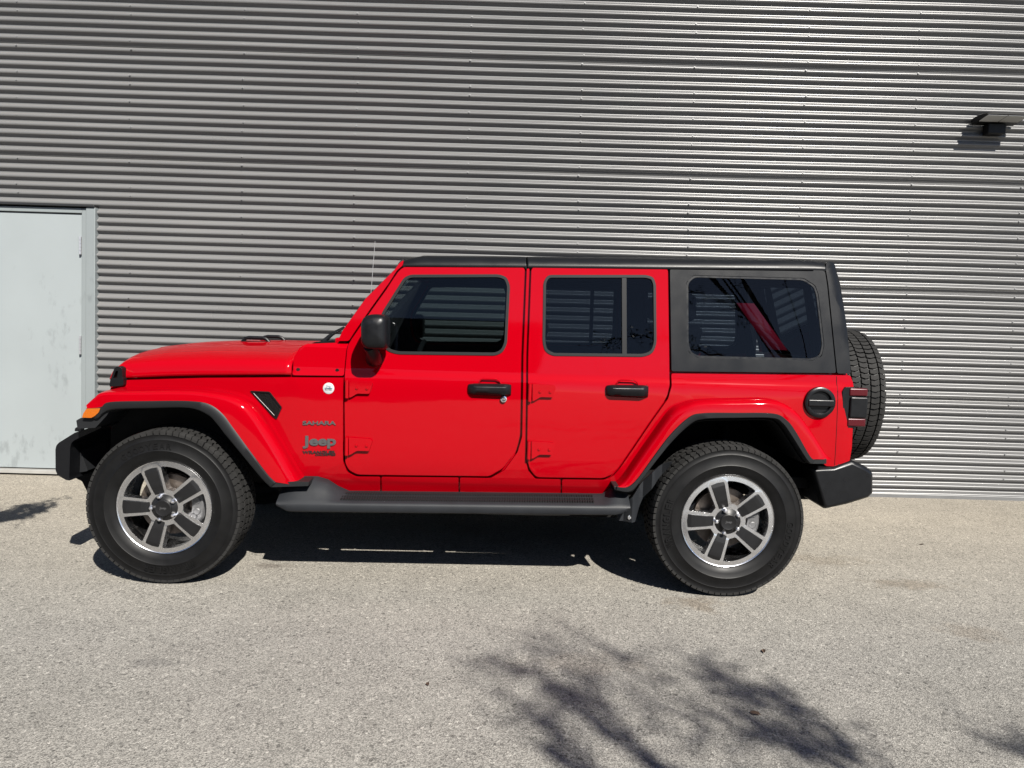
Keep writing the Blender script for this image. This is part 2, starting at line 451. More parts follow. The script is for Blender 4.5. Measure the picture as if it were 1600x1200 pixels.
# grey steel door in the wall
def door_mat(name, base):
    M = mat(name, base, .45, noise=(1.7, .05))
    n = M.node_tree.nodes; l = M.node_tree.links; b = n['Principled BSDF']
    tc = n['Texture Coordinate']
    t = n.new('ShaderNodeTexNoise'); t.inputs['Scale'].default_value = 14; t.inputs['Detail'].default_value = 7; t.inputs['Roughness'].default_value = .65
    mp = n.new('ShaderNodeMapping'); mp.inputs['Scale'].default_value = (1.2, 1, .5); l.new(tc.outputs['Object'], mp.inputs[0]); l.new(mp.outputs[0], t.inputs['Vector'])
    t2 = n.new('ShaderNodeTexNoise'); t2.inputs['Scale'].default_value = 2.2; l.new(tc.outputs['Object'], t2.inputs['Vector'])
    a = n.new('ShaderNodeMath'); a.operation = 'MULTIPLY'; l.new(t.outputs['Fac'], a.inputs[0]); l.new(t2.outputs['Fac'], a.inputs[1])
    r = n.new('ShaderNodeMapRange'); r.inputs[1].default_value = .325; r.inputs[2].default_value = .42; r.inputs[3].default_value = 0; r.inputs[4].default_value = .75
    l.new(a.outputs[0], r.inputs[0])
    old = b.inputs['Base Color'].links[0].from_socket
    mx = n.new('ShaderNodeMix'); mx.data_type = 'RGBA'; mx.inputs['B'].default_value = (base[0] * .34, base[1] * .34, base[2] * .34, 1)
    l.new(r.outputs[0], mx.inputs['Factor']); l.new(old, mx.inputs['A']); l.new(mx.outputs['Result'], b.inputs['Base Color'])
    return M
DOORM = door_mat('door_paint', (.345, .382, .392)); FRAMEM = door_mat('frame_paint', (.26, .29, .297))
lx1 = W(128.5, 500)[0]; lz1 = W(64, 333)[1]; lz0 = .045
door = box('door', DX0 + .11, lx1, -.004, .035, lz0 + .005, lz1, DOORM, bld, bevel=.003)
door['label'] = 'pale grey steel door with scuff marks'
bm = bmesh.new()
jx = W(137, 500)[0]
bm_box(bm, lx1 + .004, jx, -.020, .06, .0, DOOR_TOP - .012); bm_box(bm, jx + .001, DOOR_X, -.034, .06, .0, DOOR_TOP - .005)
bm_box(bm, DX0, lx1 + .003, -.020, .06, lz1 + .006, DOOR_TOP - .012)
bm_box(bm, DX0, DX0 + .105, -.022, .06, .0, lz1 + .005)
from_bm('door_frame', bm, FRAMEM, bld, bevel=.004)
bm = bmesh.new(); bm_box(bm, DX0 - .03, DOOR_X, -.05, .03, DOOR_TOP - .003, DOOR_TOP + .016)
from_bm('drip_cap', bm, mat('drip_black', (.015, .015, .016), .5), bld, bevel=.002)
box('threshold', DX0 + .1, lx1 + .02, -.075, .05, .012, .042, mat('threshold_alu', (.5, .49, .46), .4, .2, noise=(8, .1)), bld, bevel=.003)
for hy0, hy1 in ((398, 370), (553.5, 525)):
    hx, z0 = W(127.5, hy0); _, z1 = W(127.5, hy1)
    bm = bmesh.new()
    for i in range(5):
        a, b = z0 + (z1 - z0) * i / 5, z0 + (z1 - z0) * (i + .93) / 5
        bm_tube(bm, [(hx + .002, -.026, a), (hx + .002, -.026, b)], .009, 10)
    bm_box(bm, hx - .012, hx + .014, -.0165, -.003, z0, z1)
    from_bm('hinge', bm, mat('hinge_steel', (.42, .42, .43), .35, .8), door, bevel=0)

# ------------------------------------------------------------------ wall light
wxl, wzl = W(1537, 205)
wl_o = empty('wall_light', 'dark hooded wall light on the corrugated wall, top right', 'wall light')
wl_o.matrix_world = mw @ Matrix.Translation((W(1548, 205)[0], 0, W(1548, 205)[1]))
BRZ = mat('bronze_housing', (.012, .011, .0105), .5, spec=.2)
def wlight():
    hw, p = .18, .225
    bm = bmesh.new()
    # canopy: profile in (y, z), rounded top, swept along x with shaved corners
    prof = [(-.012, .105), (-.07, .112), (-.15, .104), (-p, .082), (-p, .070), (-.02, .045), (-.012, .045)]
    secs = []
    for x, s in ((-hw, .72), (-hw + .02, .93), (-hw + .05, 1), (hw - .05, 1), (hw - .02, .93), (hw, .72)):
        secs.append([bm.verts.new((x, y, .05 + (z - .05) * (s if z > .08 else 1))) for y, z in prof])
    for a, b in zip(secs, secs[1:]):
        for i in range(len(prof)): bm.faces.new((a[i], a[(i + 1) % len(prof)], b[(i + 1) % len(prof)], b[i]))
    bm.faces.new(secs[0]); bm.faces.new(secs[-1][::-1])
    from_bm('hood', bm, BRZ, wl_o, bevel=.004)
    bm = bmesh.new(); bm_box(bm, -.075, .075, -.085, -.003, -.045, .042)
    from_bm('mounting_box', bm, BRZ, wl_o, bevel=.008)
    # prismatic lens with ribs, two halves
    LM = mat('ribbed_lens', (.95, .95, .92), .3)
    for x0, x1 in ((-.165, -.004), (.004, .165)):
        bm = bmesh.new(); n = 16
        dz = lambda y: .070 + (y + p) / (-.02 + p) * (-.025) - .002
        for i in range(n):
            a, b = x0 + (x1 - x0) * i / n, x0 + (x1 - x0) * (i + 1) / n; m_ = (a + b) / 2
            y0, y1 = -p + .008, -.096
            v = [bm.verts.new(c) for c in ((a, y0, dz(y0)), (m_, y0, dz(y0) - .006), (b, y0, dz(y0)), (a, y1, dz(y1)), (m_, y1, dz(y1) - .006), (b, y1, dz(y1)))]
            bm.faces.new((v[0], v[1], v[4], v[3])); bm.faces.new((v[1], v[2], v[5], v[4])); bm.faces.new((v[0], v[2], v[1])); bm.faces.new((v[3], v[4], v[5]))
        from_bm('lens', bm, LM, wl_o, sharp=10, recalc=False)
wlight()

# ------------------------------------------------------------------ the car
car = empty('off_road_car', 'red four-door off-road car with black hard top, side-on', 'car', tuple(CO + CY * HW), PSI)
car.rotation_euler = (0, 0, PSI)

def yb(x, z):
    """lateral position of the body side: tucked sill, near-upright doors, belt fold, tumblehome, hood taper, rear corner"""
    y = interp([(.50, .180), (.553, .152), (.565, .145), (.60, .134), (.66, .122), (.80, .1165), (.95, .115), (1.08, .118), (1.125, .1225), (1.14, .126), (1.165, .138), (1.18, .1415), (1.80, .238), (2.0, .27)], z)
    if x < -.80: y += .135 * min(1, (-.80 - x) / 1.0) ** 1.25
    if x > 2.16: y += 1.6 * (x - 2.16) ** 2
    return y
BXC = [-1.7, -1.6, -1.5, -1.4, -1.3, -1.2, -1.1, -1.0, -.9, -.8, 2.16, 2.20, 2.24, 2.28, 2.32]
FD = [(622, 424), (630, 417), (818, 418), (820.5, 421), (815, 555), (813, 681), (806, 705), (786, 732), (765, 744.5), (559, 742), (545, 735), (539, 723), (538, 625), (539, 579), (542, 548), (556, 520), (580, 485), (608, 446)]
FW_ = [(631, 434), (641, 429), (780, 428.5), (792, 433), (797, 446), (792.5, 537), (786, 550), (775, 555.5), (620, 553.5), (604, 548), (596, 536), (593, 500), (597, 488)]
RD = [(830, 417.5), (1044, 419), (1046, 560), (1047, 600), (1042, 621), (1017, 656), (968, 728), (956, 742), (943, 747.5), (838, 746), (828, 734), (823, 716), (825, 555)]
RW = [(856, 429.5), (1010, 429.5), (1021, 433), (1025, 444), (1026, 537), (1020, 552), (1006, 557.5), (863, 556), (851, 549), (847.5, 534), (849, 440)]
near = []
def win(parent, outer, glassmat, name='window', trim=.0155, bar=None):
    o = fillet(px(outer, yb), .03)
    i = inset(o, trim)
    f = lambda x, z: yb(x, z) - .004
    ring = from_bm('window_seal', sheet_bm(o, [i], f, .022), SEAL, parent, bevel=.003)
    gl = from_bm(name, sheet_bm(inset(o, trim - .004), [], lambda x, z: yb(x, z) + .008, 0, zc=[]), glassmat, parent)
    if bar:
        r = px(bar, yb); from_bm('divider_bar', sheet_bm(r, [], lambda x, z: yb(x, z) - .002, .02), SEAL, gl, bevel=.002)
    return gl
fd = panel('front_door', FD, yb, RED, car, [FW_], thick=.045, bevel=.005, r=.02)
win(fd, FW_, GLASS)
rd = panel('rear_door', RD, yb, RED, car, [RW], thick=.045, bevel=.005, r=.02)
win(rd, RW, GLASSD, bar=[(971.5, 431), (979, 431), (979.5, 557), (972, 557)])

# handles
def handle(parent, x0p, x1p, y0p, y1p, lock=None):
    (x0, z0), (x1, z1) = P(x0p, y1p, .1), P(x1p, y0p, .1)
    y = .1145 - HW
    bm = bmesh.new(); n = 14
    zc, h = (z0 + z1) / 2, (z1 - z0) / 2
    prof = [(1, 0), (.9, -.022), (.5, -.036), (-.1, -.038), (-.7, -.026), (-1, 0)]
    secs = []
    for i in range(n + 1):
        t = i / n; x = x0 + (x1 - x0) * t
        e = min(1, (min(t, 1 - t) * 7 + .25)); hh = h * (1 - .12 * (1 - t)) * (.78 + .22 * e)
        secs.append([bm.verts.new((x, y + q * e, zc + s * hh)) for s, q in prof])
    for a, b in zip(secs, secs[1:]):
        for i in range(len(prof) - 1): bm.faces.new((a[i], a[i + 1], b[i + 1], b[i]))
    bm.faces.new(secs[0]); bm.faces.new(secs[-1][::-1])
    h_ = from_bm('door_handle', bm, BLACK, parent, sharp=40, bevel=.002)
    # pressed cup above the handle, body colour
    xm = (x0 + x1) / 2
    bm = bmesh.new()
    bm_tube(bm, [(xm - .06, y + .002, z1 - .004), (xm - .05, y - .003, z1 + .016), (xm - .035, y - .004, z1 + .024), (xm + .035, y - .004, z1 + .024), (xm + .052, y - .003, z1 + .014), (xm + .06, y + .002, z1 - .004)], .0045, 8)
    from_bm('pressed_cup', bm, RED, parent, sharp=60)
    if lock:
        lx, lz = P(lock[0], lock[1], .112)
        bm = bmesh.new(); bm_lathe_y(bm, [(0, -.010), (.007, -.010), (.011, -.014), (.0165, -.013), (.0175, -.006), (.0175, .004)], 24, (lx, .116 - HW, lz))
        lk = from_bm('door_lock', bm, CHROME, parent, sharp=40)
        bm = bmesh.new(); bm_box(bm, lx - .0015, lx + .0015, .1035 - HW, .107 - HW, lz - .006, lz + .006); from_bm('key_slot', bm, DARK, lk)
handle(fd, 731, 799, 600, 618, (787, 623.5)); handle(rd, 947, 1014, 602, 621)

# hinges
def hinge(parent, ox, oy, sc=1.0):
    q = lambda a, b: P(539 + (a - 539) * sc + ox, 593 + (b - 593) * sc + oy, .1)
    bm = bmesh.new()
    x0, za = q(541.8, 594); _, zb = q(541.8, 622)
    bm_tube(bm, [(x0, .103 - HW, zb), (x0, .103 - HW, za)], .0105, 12)
    kn = from_bm('hinge', bm, RED, parent, sharp=40)
    leaf = [q(*c) for c in ((545.5, 594), (556, 595), (580, 596.5), (582, 601), (577, 615.5), (558, 615), (550, 620), (545.5, 622))]
    f = lambda x, z: .1005
    lf = from_bm('hinge_leaf', sheet_bm(fillet(leaf, .006, 3), [], f, .02, zc=[]), RED, kn, bevel=.004, seg=3)
    for bx, by in ((557.5, 606.5), (573.5, 607)):
        x, z = q(bx, by)
        bm = bmesh.new(); bm_lathe_y(bm, [(0, -.006), (.004, -.006), (.005, -.0045), (.0075, -.0045), (.0085, 0)], 16, (x, .1005 - HW, z)); from_bm('bolt', bm, RED, kn, sharp=40)
hinge(fd, 0, 0); hinge(fd, -.5, 89.5); hinge(rd, 286.5, 5.5); hinge(rd, 285, 95.5)

# side mirror
def mirror_part():
    y0, y1 = -.055, .05
    out = [(563, 508), (566, 497), (574, 492), (584, 490.5), (600, 492), (605.5, 498), (605.5, 540), (601, 546.5), (572, 546.5), (563.5, 538)]
    c = [P(a, b, -.03) for a, b in out]; c = fillet(c, .02, 4)
    cx = sum(a for a, _ in c) / len(c); cz = sum(b for _, b in c) / len(c)
    bm = bmesh.new(); rings = []
    for y, s in ((-.050, .55), (-.068, .0), (-.066, .35), (-.060, .68), (-.047, .88), (-.028, .97), (.0, 1), (.06, 1), (.085, .96), (.10, .86)):
        if s == .0: continue
        rings.append((y, s))
    rings = sorted(rings[1:], key=lambda t: t[0])
    vr = [[bm.verts.new((cx + (x - cx) * s + .0, y - HW, cz + (z - cz) * s)) for x, z in c] for y, s in rings]
    for a, b in zip(vr, vr[1:]):
        for i in range(len(c)): bm.faces.new((a[i], a[(i + 1) % len(c)], b[(i + 1) % len(c)], b[i]))
    bm.faces.new(vr[0]); bm.faces.new(vr[-1][::-1])
    mo = from_bm('side_mirror', bm, BLACK, fd, sharp=50, bevel=.0)
    # foot that carries the housing off the door
    (ax, az), (bx, bz) = P(567, 544, .02), P(592, 558, .09)
    bm = bmesh.new()
    bm_tube(bm, [(ax + .04, .0 - HW, az + .012), (ax + .05, .03 - HW, az - .02), (bx - .03, .10 - HW, bz - .012), (bx - .03, .15 - HW, bz - .012)], [.034, .036, .042, .042], 14)
    from_bm('mirror_foot', bm, BLACK, mo, sharp=50)
    # glass faces the rear
    bm = bmesh.new(); x1 = max(a for a, _ in c); z0 = min(b for _, b in c); z1 = max(b for _, b in c)
    bm_box(bm, x1 - .012, x1 - .006, .0 - HW, .08 - HW, z0 + .03, z1 - .03)
    from_bm('mirror_glass', bm, CHROME, mo, bevel=.002)
mirror_part()
for o in (fd, rd): near.append(o)

# front side panel, cowl side, sill, quarter
near.append(panel('side_panel', [(172, 606), (194, 593.5), (316, 590), (455, 589), (537, 589.5), (536.5, 722), (543, 738), (556, 744.5), (594.5, 744.8), (594.5, 769), (482, 766), (478, 750), (440, 705), (405, 660), (375, 635), (338, 622), (280, 618), (168, 622)], yb, RED, car, gap=.002, xc=BXC))
sp = near[-1]
near.append(shell('side_sill', [sheet_bm(fillet(inset(px(q, yb), .0022), .008), [], yb, .03) for q in (
    [(595.5, 744.8), (717, 746), (717, 771), (595.5, 769.5)],
    [(718, 746), (766, 747), (788, 734.5), (808, 706.5), (815.3, 682), (817.3, 555), (822.5, 419), (828, 419), (823, 555), (821, 716), (826, 735.5), (837, 748), (876.5, 748.6), (876.5, 773), (718, 771.2)])], RED, car))
near.append(panel('quarter_panel', [(877.5, 748.8), (944, 749.8), (957.5, 744), (969.5, 730), (1018.5, 658), (1043.5, 623), (1049.2, 602), (1048.5, 583), (1329, 586), (1333.5, 598), (1333, 668), (1331.5, 700), (1326.5, 729), (1290, 729), (1275, 712), (1248, 672), (1222, 648), (1150, 640), (1095, 642), (1066, 660), (1010, 740), (975, 775), (877.5, 773.5)], yb, RED, car, gap=.002, xc=BXC))
qp = near[-1]
# seam near the rear corner: a thin dark line set in the panel
sx_, sz_ = P(1307, 588, yb); sx2, sz2 = P(1304, 727, yb)
bm = bmesh.new(); N = 12
pts = [(sx_ + (sx2 - sx_) * i / N, yb(sx_ + (sx2 - sx_) * i / N, sz_ + (sz2 - sz_) * i / N) - HW - .0002, sz_ + (sz2 - sz_) * i / N) for i in range(N + 1)]
bm_tube(bm, pts, .0016, 6); from_bm('panel_seam', bm, DARK, qp, sharp=60)

# cowl side + cowl top
cp = panel('cowl_panel', [(456.5, 586.5), (458.5, 560), (467, 544), (479, 537), (536, 535), (545, 535.5), (541, 548), (538, 579), (537.5, 587.5)], lambda x, z: yb(x, z) + max(0, z - 1.285) * .9, RED, car, gap=.0008, thick=.03, zc=ZC + [1.285, 1.295, 1.305, 1.315])
near.append(cp)
for bx, by in ((466, 578), (527, 579)):
    x, z = P(bx, by, .14)
    bm = bmesh.new(); bm_lathe_y(bm, [(0, -.004), (.005, -.004), (.007, -.001), (.0105, -.001), (.0115, .006)], 16, (x, yb(x, z) - HW, z)); from_bm('bolt', bm, DARK, cp, sharp=40)

# A pillar / windscreen surround
APX = [(631, 403), (629.5, 415), (622, 430), (612, 452), (586, 488), (560, 522), (550, 536), (527, 536), (535.5, 516), (570.5, 467), (617, 420.5), (624, 409)]
yap = lambda x, z: yb(x, z) + .062
near.append(from_bm('pillar_trim', sheet_bm(px(APX, yap), [], yap, .02), CLOTH, car))
ap = panel('windscreen_pillar', [(631, 405.5), (629.5, 415), (620.5, 422.5), (606, 445), (578, 484), (554, 519), (545, 533), (527, 533), (535.5, 516), (570.5, 467), (617, 420.5), (624, 410.5)], yb, RED, car, gap=.001, thick=.06, r=.01, bevel=.008, seg=3)
near.append(ap)

# hardtop side with quarter window
HS = [(1046.3, 419.5), (1272, 420.5), (1289.5, 423), (1293, 445), (1307, 583.5), (1048.7, 580.8)]
QW = [(1084, 430), (1256, 434.5), (1274, 446), (1279, 460), (1288, 539), (1284, 557), (1270, 563.5), (1089, 559), (1076.5, 551), (1073, 534), (1072.5, 441)]
hs = panel('hardtop_side', HS, yb, HARD, car, [QW], gap=.002, thick=.05, bevel=.006)
o = fillet(px(QW, yb), .025)
rg = from_bm('window_seal', sheet_bm(o, [inset(o, .011)], lambda x, z: yb(x, z) + .003, .02), BLACK, hs, bevel=.003)
from_bm('window', sheet_bm(inset(o, .009), [], lambda x, z: yb(x, z) + .006, 0, zc=[]), GLASSD, hs)
near.append(hs)
def yc(x, z):
    s = interp([(1.17, 2.21), (1.8, 2.07)], z)
    t = max(0, x - s)
    return yb(x, z) * 1.0 + 9.0 * t * t - (1.6 * (x - 2.16) ** 2 if x > 2.16 else 0)
near.append(panel('hardtop_corner', [(1290.5, 423), (1290.5, 411), (1297, 408), (1304.5, 412.5), (1313, 441), (1322, 500), (1329.8, 584), (1308, 583.8), (1294, 445)], yc, HARD, car, gap=.001, thick=.04, bevel=.005, xc=[2.08 + .02 * i for i in range(20)], zc=[1.18 + .05 * i for i in range(14)]))

# fuel cap
fx, fz = P(1280, 628.5, yb); fy = yb(fx, fz) - HW
bm = bmesh.new(); bm_lathe_y(bm, [(0, -.006), (.056, -.006), (.060, -.010), (.062, -.020), (.072, -.022), (.083, -.016), (.085, .004)], 48, (fx, fy, fz))
fc = from_bm('fuel_cap', bm, BLACK, car, sharp=40)
bm = bmesh.new(); bm_box(bm, fx - .070, fx + .072, fy - .028, fy - .004, fz - .021, fz + .017); from_bm('grip_bar', bm, BLACK, fc, bevel=.006)

# tail light
def tail():
    q = lambda a, b: P(a, b, .122)
    x0, x1 = q(1318, 640)[0], q(1353, 640)[0]
    z = lambda b: q(1340, b)[1]
    bm = bmesh.new(); bm_box(bm, x0, x1 - .012, .128 - HW, .34 - HW, z(667), z(606))
    t = from_bm('tail_light', bm, BLACK, car, bevel=.012, seg=3)
    c = fillet(px([(1316.5, 611), (1321, 605), (1338, 605), (1338, 668.5), (1323, 668.5), (1318, 661)], .116), .006, 3)
    from_bm('housing', sheet_bm(c, [], lambda x, z: .117, .05, zc=[]), BLACK, t, bevel=.006)
    for a, b in ((619, 606.5), (666.5, 653.5)):
        bm = bmesh.new(); bm_box(bm, x0 + .022, x1, .111 - HW, .33 - HW, z(a), z(b)); from_bm('lens', bm, LENS, t, bevel=.008, seg=3)
    bm = bmesh.new(); bm_box(bm, x0 + .028, x1 + .001, .104 - HW, .325 - HW, z(652.5), z(620)); from_bm('centre_block', bm, BLACK, t, bevel=.008, seg=3)
    return t
near.append(tail())

# ---- flares
F_A = [(137.5, 630), (149, 617.5), (176, 607.5), (240, 604), (300, 604), (345, 608), (385, 618), (412, 640), (445, 692), (470, 735), (481, 750)]
F_B = [(135.5, 638), (157, 636), (172, 628), (235, 626.5), (294, 626.5), (325, 631), (347, 646), (366, 671), (394, 709), (419, 742), (431, 753.5)]
F_C = [(136.5, 640), (150, 655), (173, 640.5), (235, 638), (294, 637.5), (322, 647), (338, 661), (355, 683), (383, 717), (408, 747), (422, 761)]
R_A = [(962, 752), (972, 742), (990, 716), (1018, 676), (1045, 640), (1065, 629), (1090, 623), (1145, 621.5), (1200, 622), (1232, 636), (1256, 664), (1282, 704), (1291, 712)]
R_B = [(964, 760.5), (980, 761), (996, 747.5), (1021, 713), (1047, 679), (1076, 652), (1098, 645.5), (1150, 645), (1208, 646), (1229, 656), (1244, 675), (1266, 713), (1274, 717.5)]
R_C = [(963, 766), (986, 768), (1004, 747.5), (1028, 717), (1053, 687), (1080, 662), (1101, 655), (1150, 653.5), (1205, 653.5), (1221, 661), (1235, 680), (1261, 720), (1269, 724.5)]
def smooth(pts, n=6):
    pts = [Vector(p) for p in pts]; out = []
    for i in range(len(pts) - 1):
        p0, p1, p2, p3 = pts[max(i - 1, 0)], pts[i], pts[i + 1], pts[min(i + 2, len(pts) - 1)]
        for k in range(n):
            t = k / n
            out.append(.5 * ((2 * p1) + (p2 - p0) * t + (2 * p0 - 5 * p1 + 4 * p2 - p3) * t * t + (3 * p1 - p0 - 3 * p2 + p3) * t ** 3))
    out.append(pts[-1]); return out
def loft(rows, cap=False):
    bm = bmesh.new(); v = [[bm.verts.new((x, y - HW, z)) for x, y, z in r] for r in rows]
    for a, b in zip(v, v[1:]):
        for i in range(len(a) - 1): bm.faces.new((a[i], a[i + 1], b[i + 1], b[i]))
    return bm
def flare(A, B, C, ydepth):
    a2 = smooth([P(x, y, ydepth[i] if i < len(ydepth) else yb) for i, (x, y) in enumerate(A)]); b2 = smooth([P(x, y, .003) for x, y in B]); c2 = smooth([P(x, y, .006) for x, y in C])
    redrows, blk, lin = [], [], []
    for a, b, c in zip(a2, b2, c2):
        ya = yb(a.x, a.y)
        ins = (b - a).normalized()
        o1 = a + (b - a) * .06; o2 = a + (b - a) * .22; o3 = a + (b - a) * .55
        redrows.append([(a.x, ya + .02, a.y), (a.x, ya - .004, a.y), (o1.x * .5 + a.x * .5, ya * .62 + .015, o1.y * .5 + a.y * .5), (o1.x, ya * .25 + .016, o1.y), (o2.x, .016, o2.y), (o3.x, .007, o3.y), (b.x, .004, b.y), (b.x + ins.x * .004, .02, b.y + ins.y * .004)])
        d = (c - b)
        blk.append([(b.x, .03, b.y), (b.x, .0035, b.y), (b.x + d.x * .12, -.002, b.y + d.y * .12), (b.x + d.x * .85, .0, b.y + d.y * .85), (c.x, .006, c.y), (c.x + ins.x * .004, .03, c.y + ins.y * .004), (c.x + ins.x * .01, .09, c.y + ins.y * .01)])
        e = c + ins * .012
        lin.append([(e.x, .05, e.y), (e.x, .25, e.y), (e.x, .62, e.y)])
    prof = []
    for rw in redrows:
        q = smooth([Vector(p) for p in rw[1:7]], 4)
        prof.append([rw[0]] + [tuple(p) for p in q] + [rw[7]])
    bm = loft(prof)
    # closing face at the feet
    fl = from_bm('fender_flare', bm, RED, car, sharp=65)
    tr = from_bm('flare_trim', loft(blk), TRIM, fl, sharp=45)
    ln = from_bm('arch_liner', loft(lin), LINER, fl, sharp=45)
    so = ln.modifiers.new('solid', 'SOLIDIFY'); so.thickness = .006
    return fl
ff = flare(F_A, F_B, F_C, [.03, .05, .13]); rf = flare(R_A, R_B, R_C, [])
near += [ff, rf]
# flare feet (black, under the red ends) and the turn-signal nose
def foot(poly, y0, y1, parent, name='flare_foot', m_=TRIM, bev=.004):
    c = px(poly, y0); bm = sheet_bm(fillet(c, .004, 2), [], lambda x, z: y0, y1 - y0, zc=[]); return from_bm(name, bm, m_, parent, bevel=bev)
foot([(428, 752.8), (482, 752.8), (482, 759.5), (421, 761.5)], .008, .15, ff)
foot([(959, 759.8), (982, 760.8), (987, 769), (961, 766.5)], .012, .14, rf)
foot([(1272, 716.5), (1291.5, 716.8), (1291.5, 724.8), (1268, 724.8)], .008, .15, rf)
foot([(119, 657), (126, 653), (150, 652), (158, 645), (172, 641), (166, 650), (157, 660), (149, 668.5), (121, 670)], .018, .26, ff, 'flare_nose')
ts = foot([(128, 652.5), (130, 646), (135, 638.5), (156.5, 638), (154, 644.5), (148, 650), (142.5, 653)], -.006, .12, ff, 'turn_signal', AMBER, .004)

# fender vent
vy = lambda x, z: yb(x, z) - .006
V = [(390, 610.5), (421, 612), (440.5, 637), (432, 655.5), (425, 650)]
vo = fillet(px(V, vy), .008, 3)
vent = from_bm('fender_vent', sheet_bm(vo, [inset(vo, .007)], vy, .02, zc=[]), BLACK, car, bevel=.003)
from_bm('vent_mesh', sheet_bm(inset(vo, .006), [], lambda x, z: yb(x, z) - .001, .004, zc=[]), mat('vent_dark', (.004, .004, .004), .6, spec=.1, bump=(220, .004, 1)), vent)
vz = [P(391, 612, vy), P(428, 650, vy)]
bm = bmesh.new(); bm_tube(bm, [(vz[0][0] + .02, yb(*vz[0]) - .012 - HW, vz[0][1] - .008), (vz[1][0] + .004, yb(*vz[1]) - .012 - HW, vz[1][1] + .004)], .0022, 8); from_bm('vent_blade', bm, BADGED, vent)
near.append(vent)

# ---- badges
def badge(name, s, x0, x1, yt, ybm, m_, parent=sp, bold=.02, depth=.004):
    (ax, az), (bx, bz) = P(x0, ybm, yb), P(x1, yt, yb)
    me = text_mesh(s, bx - ax, P((x0 + x1) / 2, yt, yb)[1] - P((x0 + x1) / 2, ybm, yb)[1], depth, bold)
    az = (P(x0, ybm, yb)[1])
    y = yb((ax + bx) / 2, az)
    tilt = (P(x1, ybm, yb)[1] - az) / (bx - ax)
    for v in me.vertices:
        x, h, d = v.co
        xx = ax + x; zz = az + h + tilt * x
        v.co = (xx, yb(xx, zz) - HW - .0035 - d - depth * .5, zz)
    o = link(name, me, m_, parent, 40)
    return o
badge('badge', 'Jeep', 473.3, 525.3, 680.7, 700.5, BADGE, bold=.035, depth=.006)
badge('badge', 'SAHARA', 473, 525, 657.5, 664, BADGE, bold=.03)
badge('badge', 'WRANGLER', 473, 524.5, 704, 708.8, BADGED, bold=.03)
badge('badge', 'UNLIMITED', 493, 524.5, 709.4, 711.6, BADGED, bold=.03)
bx, bz = P(513.5, 606.8, yb)
bm = bmesh.new(); bm_lathe_y(bm, [(0, -.0035), (.027, -.0035), (.030, -.002), (.031, .004)], 40, (bx, yb(bx, bz) - HW, bz))
bd = from_bm('round_badge', bm, WHITE, sp, sharp=40)
def small_text(s, w, h, x, z, y, m_, parent, name='lettering', depth=.001):
    me = text_mesh(s, w, h, depth, .02)
    for v in me.vertices: v.co = (x - w / 2 + v.co.x, y - HW - v.co.z - depth, z - h / 2 + v.co.y)
    return link(name, me, m_, parent, 40)
small_text('TRAIL', .026, .007, bx, bz + .012, yb(bx, bz) - .003, BLUEG, bd)
small_text('RATED', .038, .009, bx, bz - .007, yb(bx, bz) - .003, BADGED, bd)
bm = bmesh.new()
vv = [bm.verts.new((bx + a, yb(bx, bz) - HW - .0042, bz + b)) for a, b in ((-.022, .0), (-.010, .0055), (-.003, .002), (.006, .007), (.022, 0), (.018, -.0015), (-.018, -.0015))]
bm.faces.new(vv); from_bm('emblem', bm, BLUEG, bd)

def extr(name, poly, y, y1, material, parent, bevel, seg=3, r=.006):
    c = fillet(px(poly, y), r, 3); bm = sheet_bm(c, [], lambda x, z: y, y1 - y, zc=[]); return from_bm(name, bm, material, parent, bevel=bevel, seg=seg)
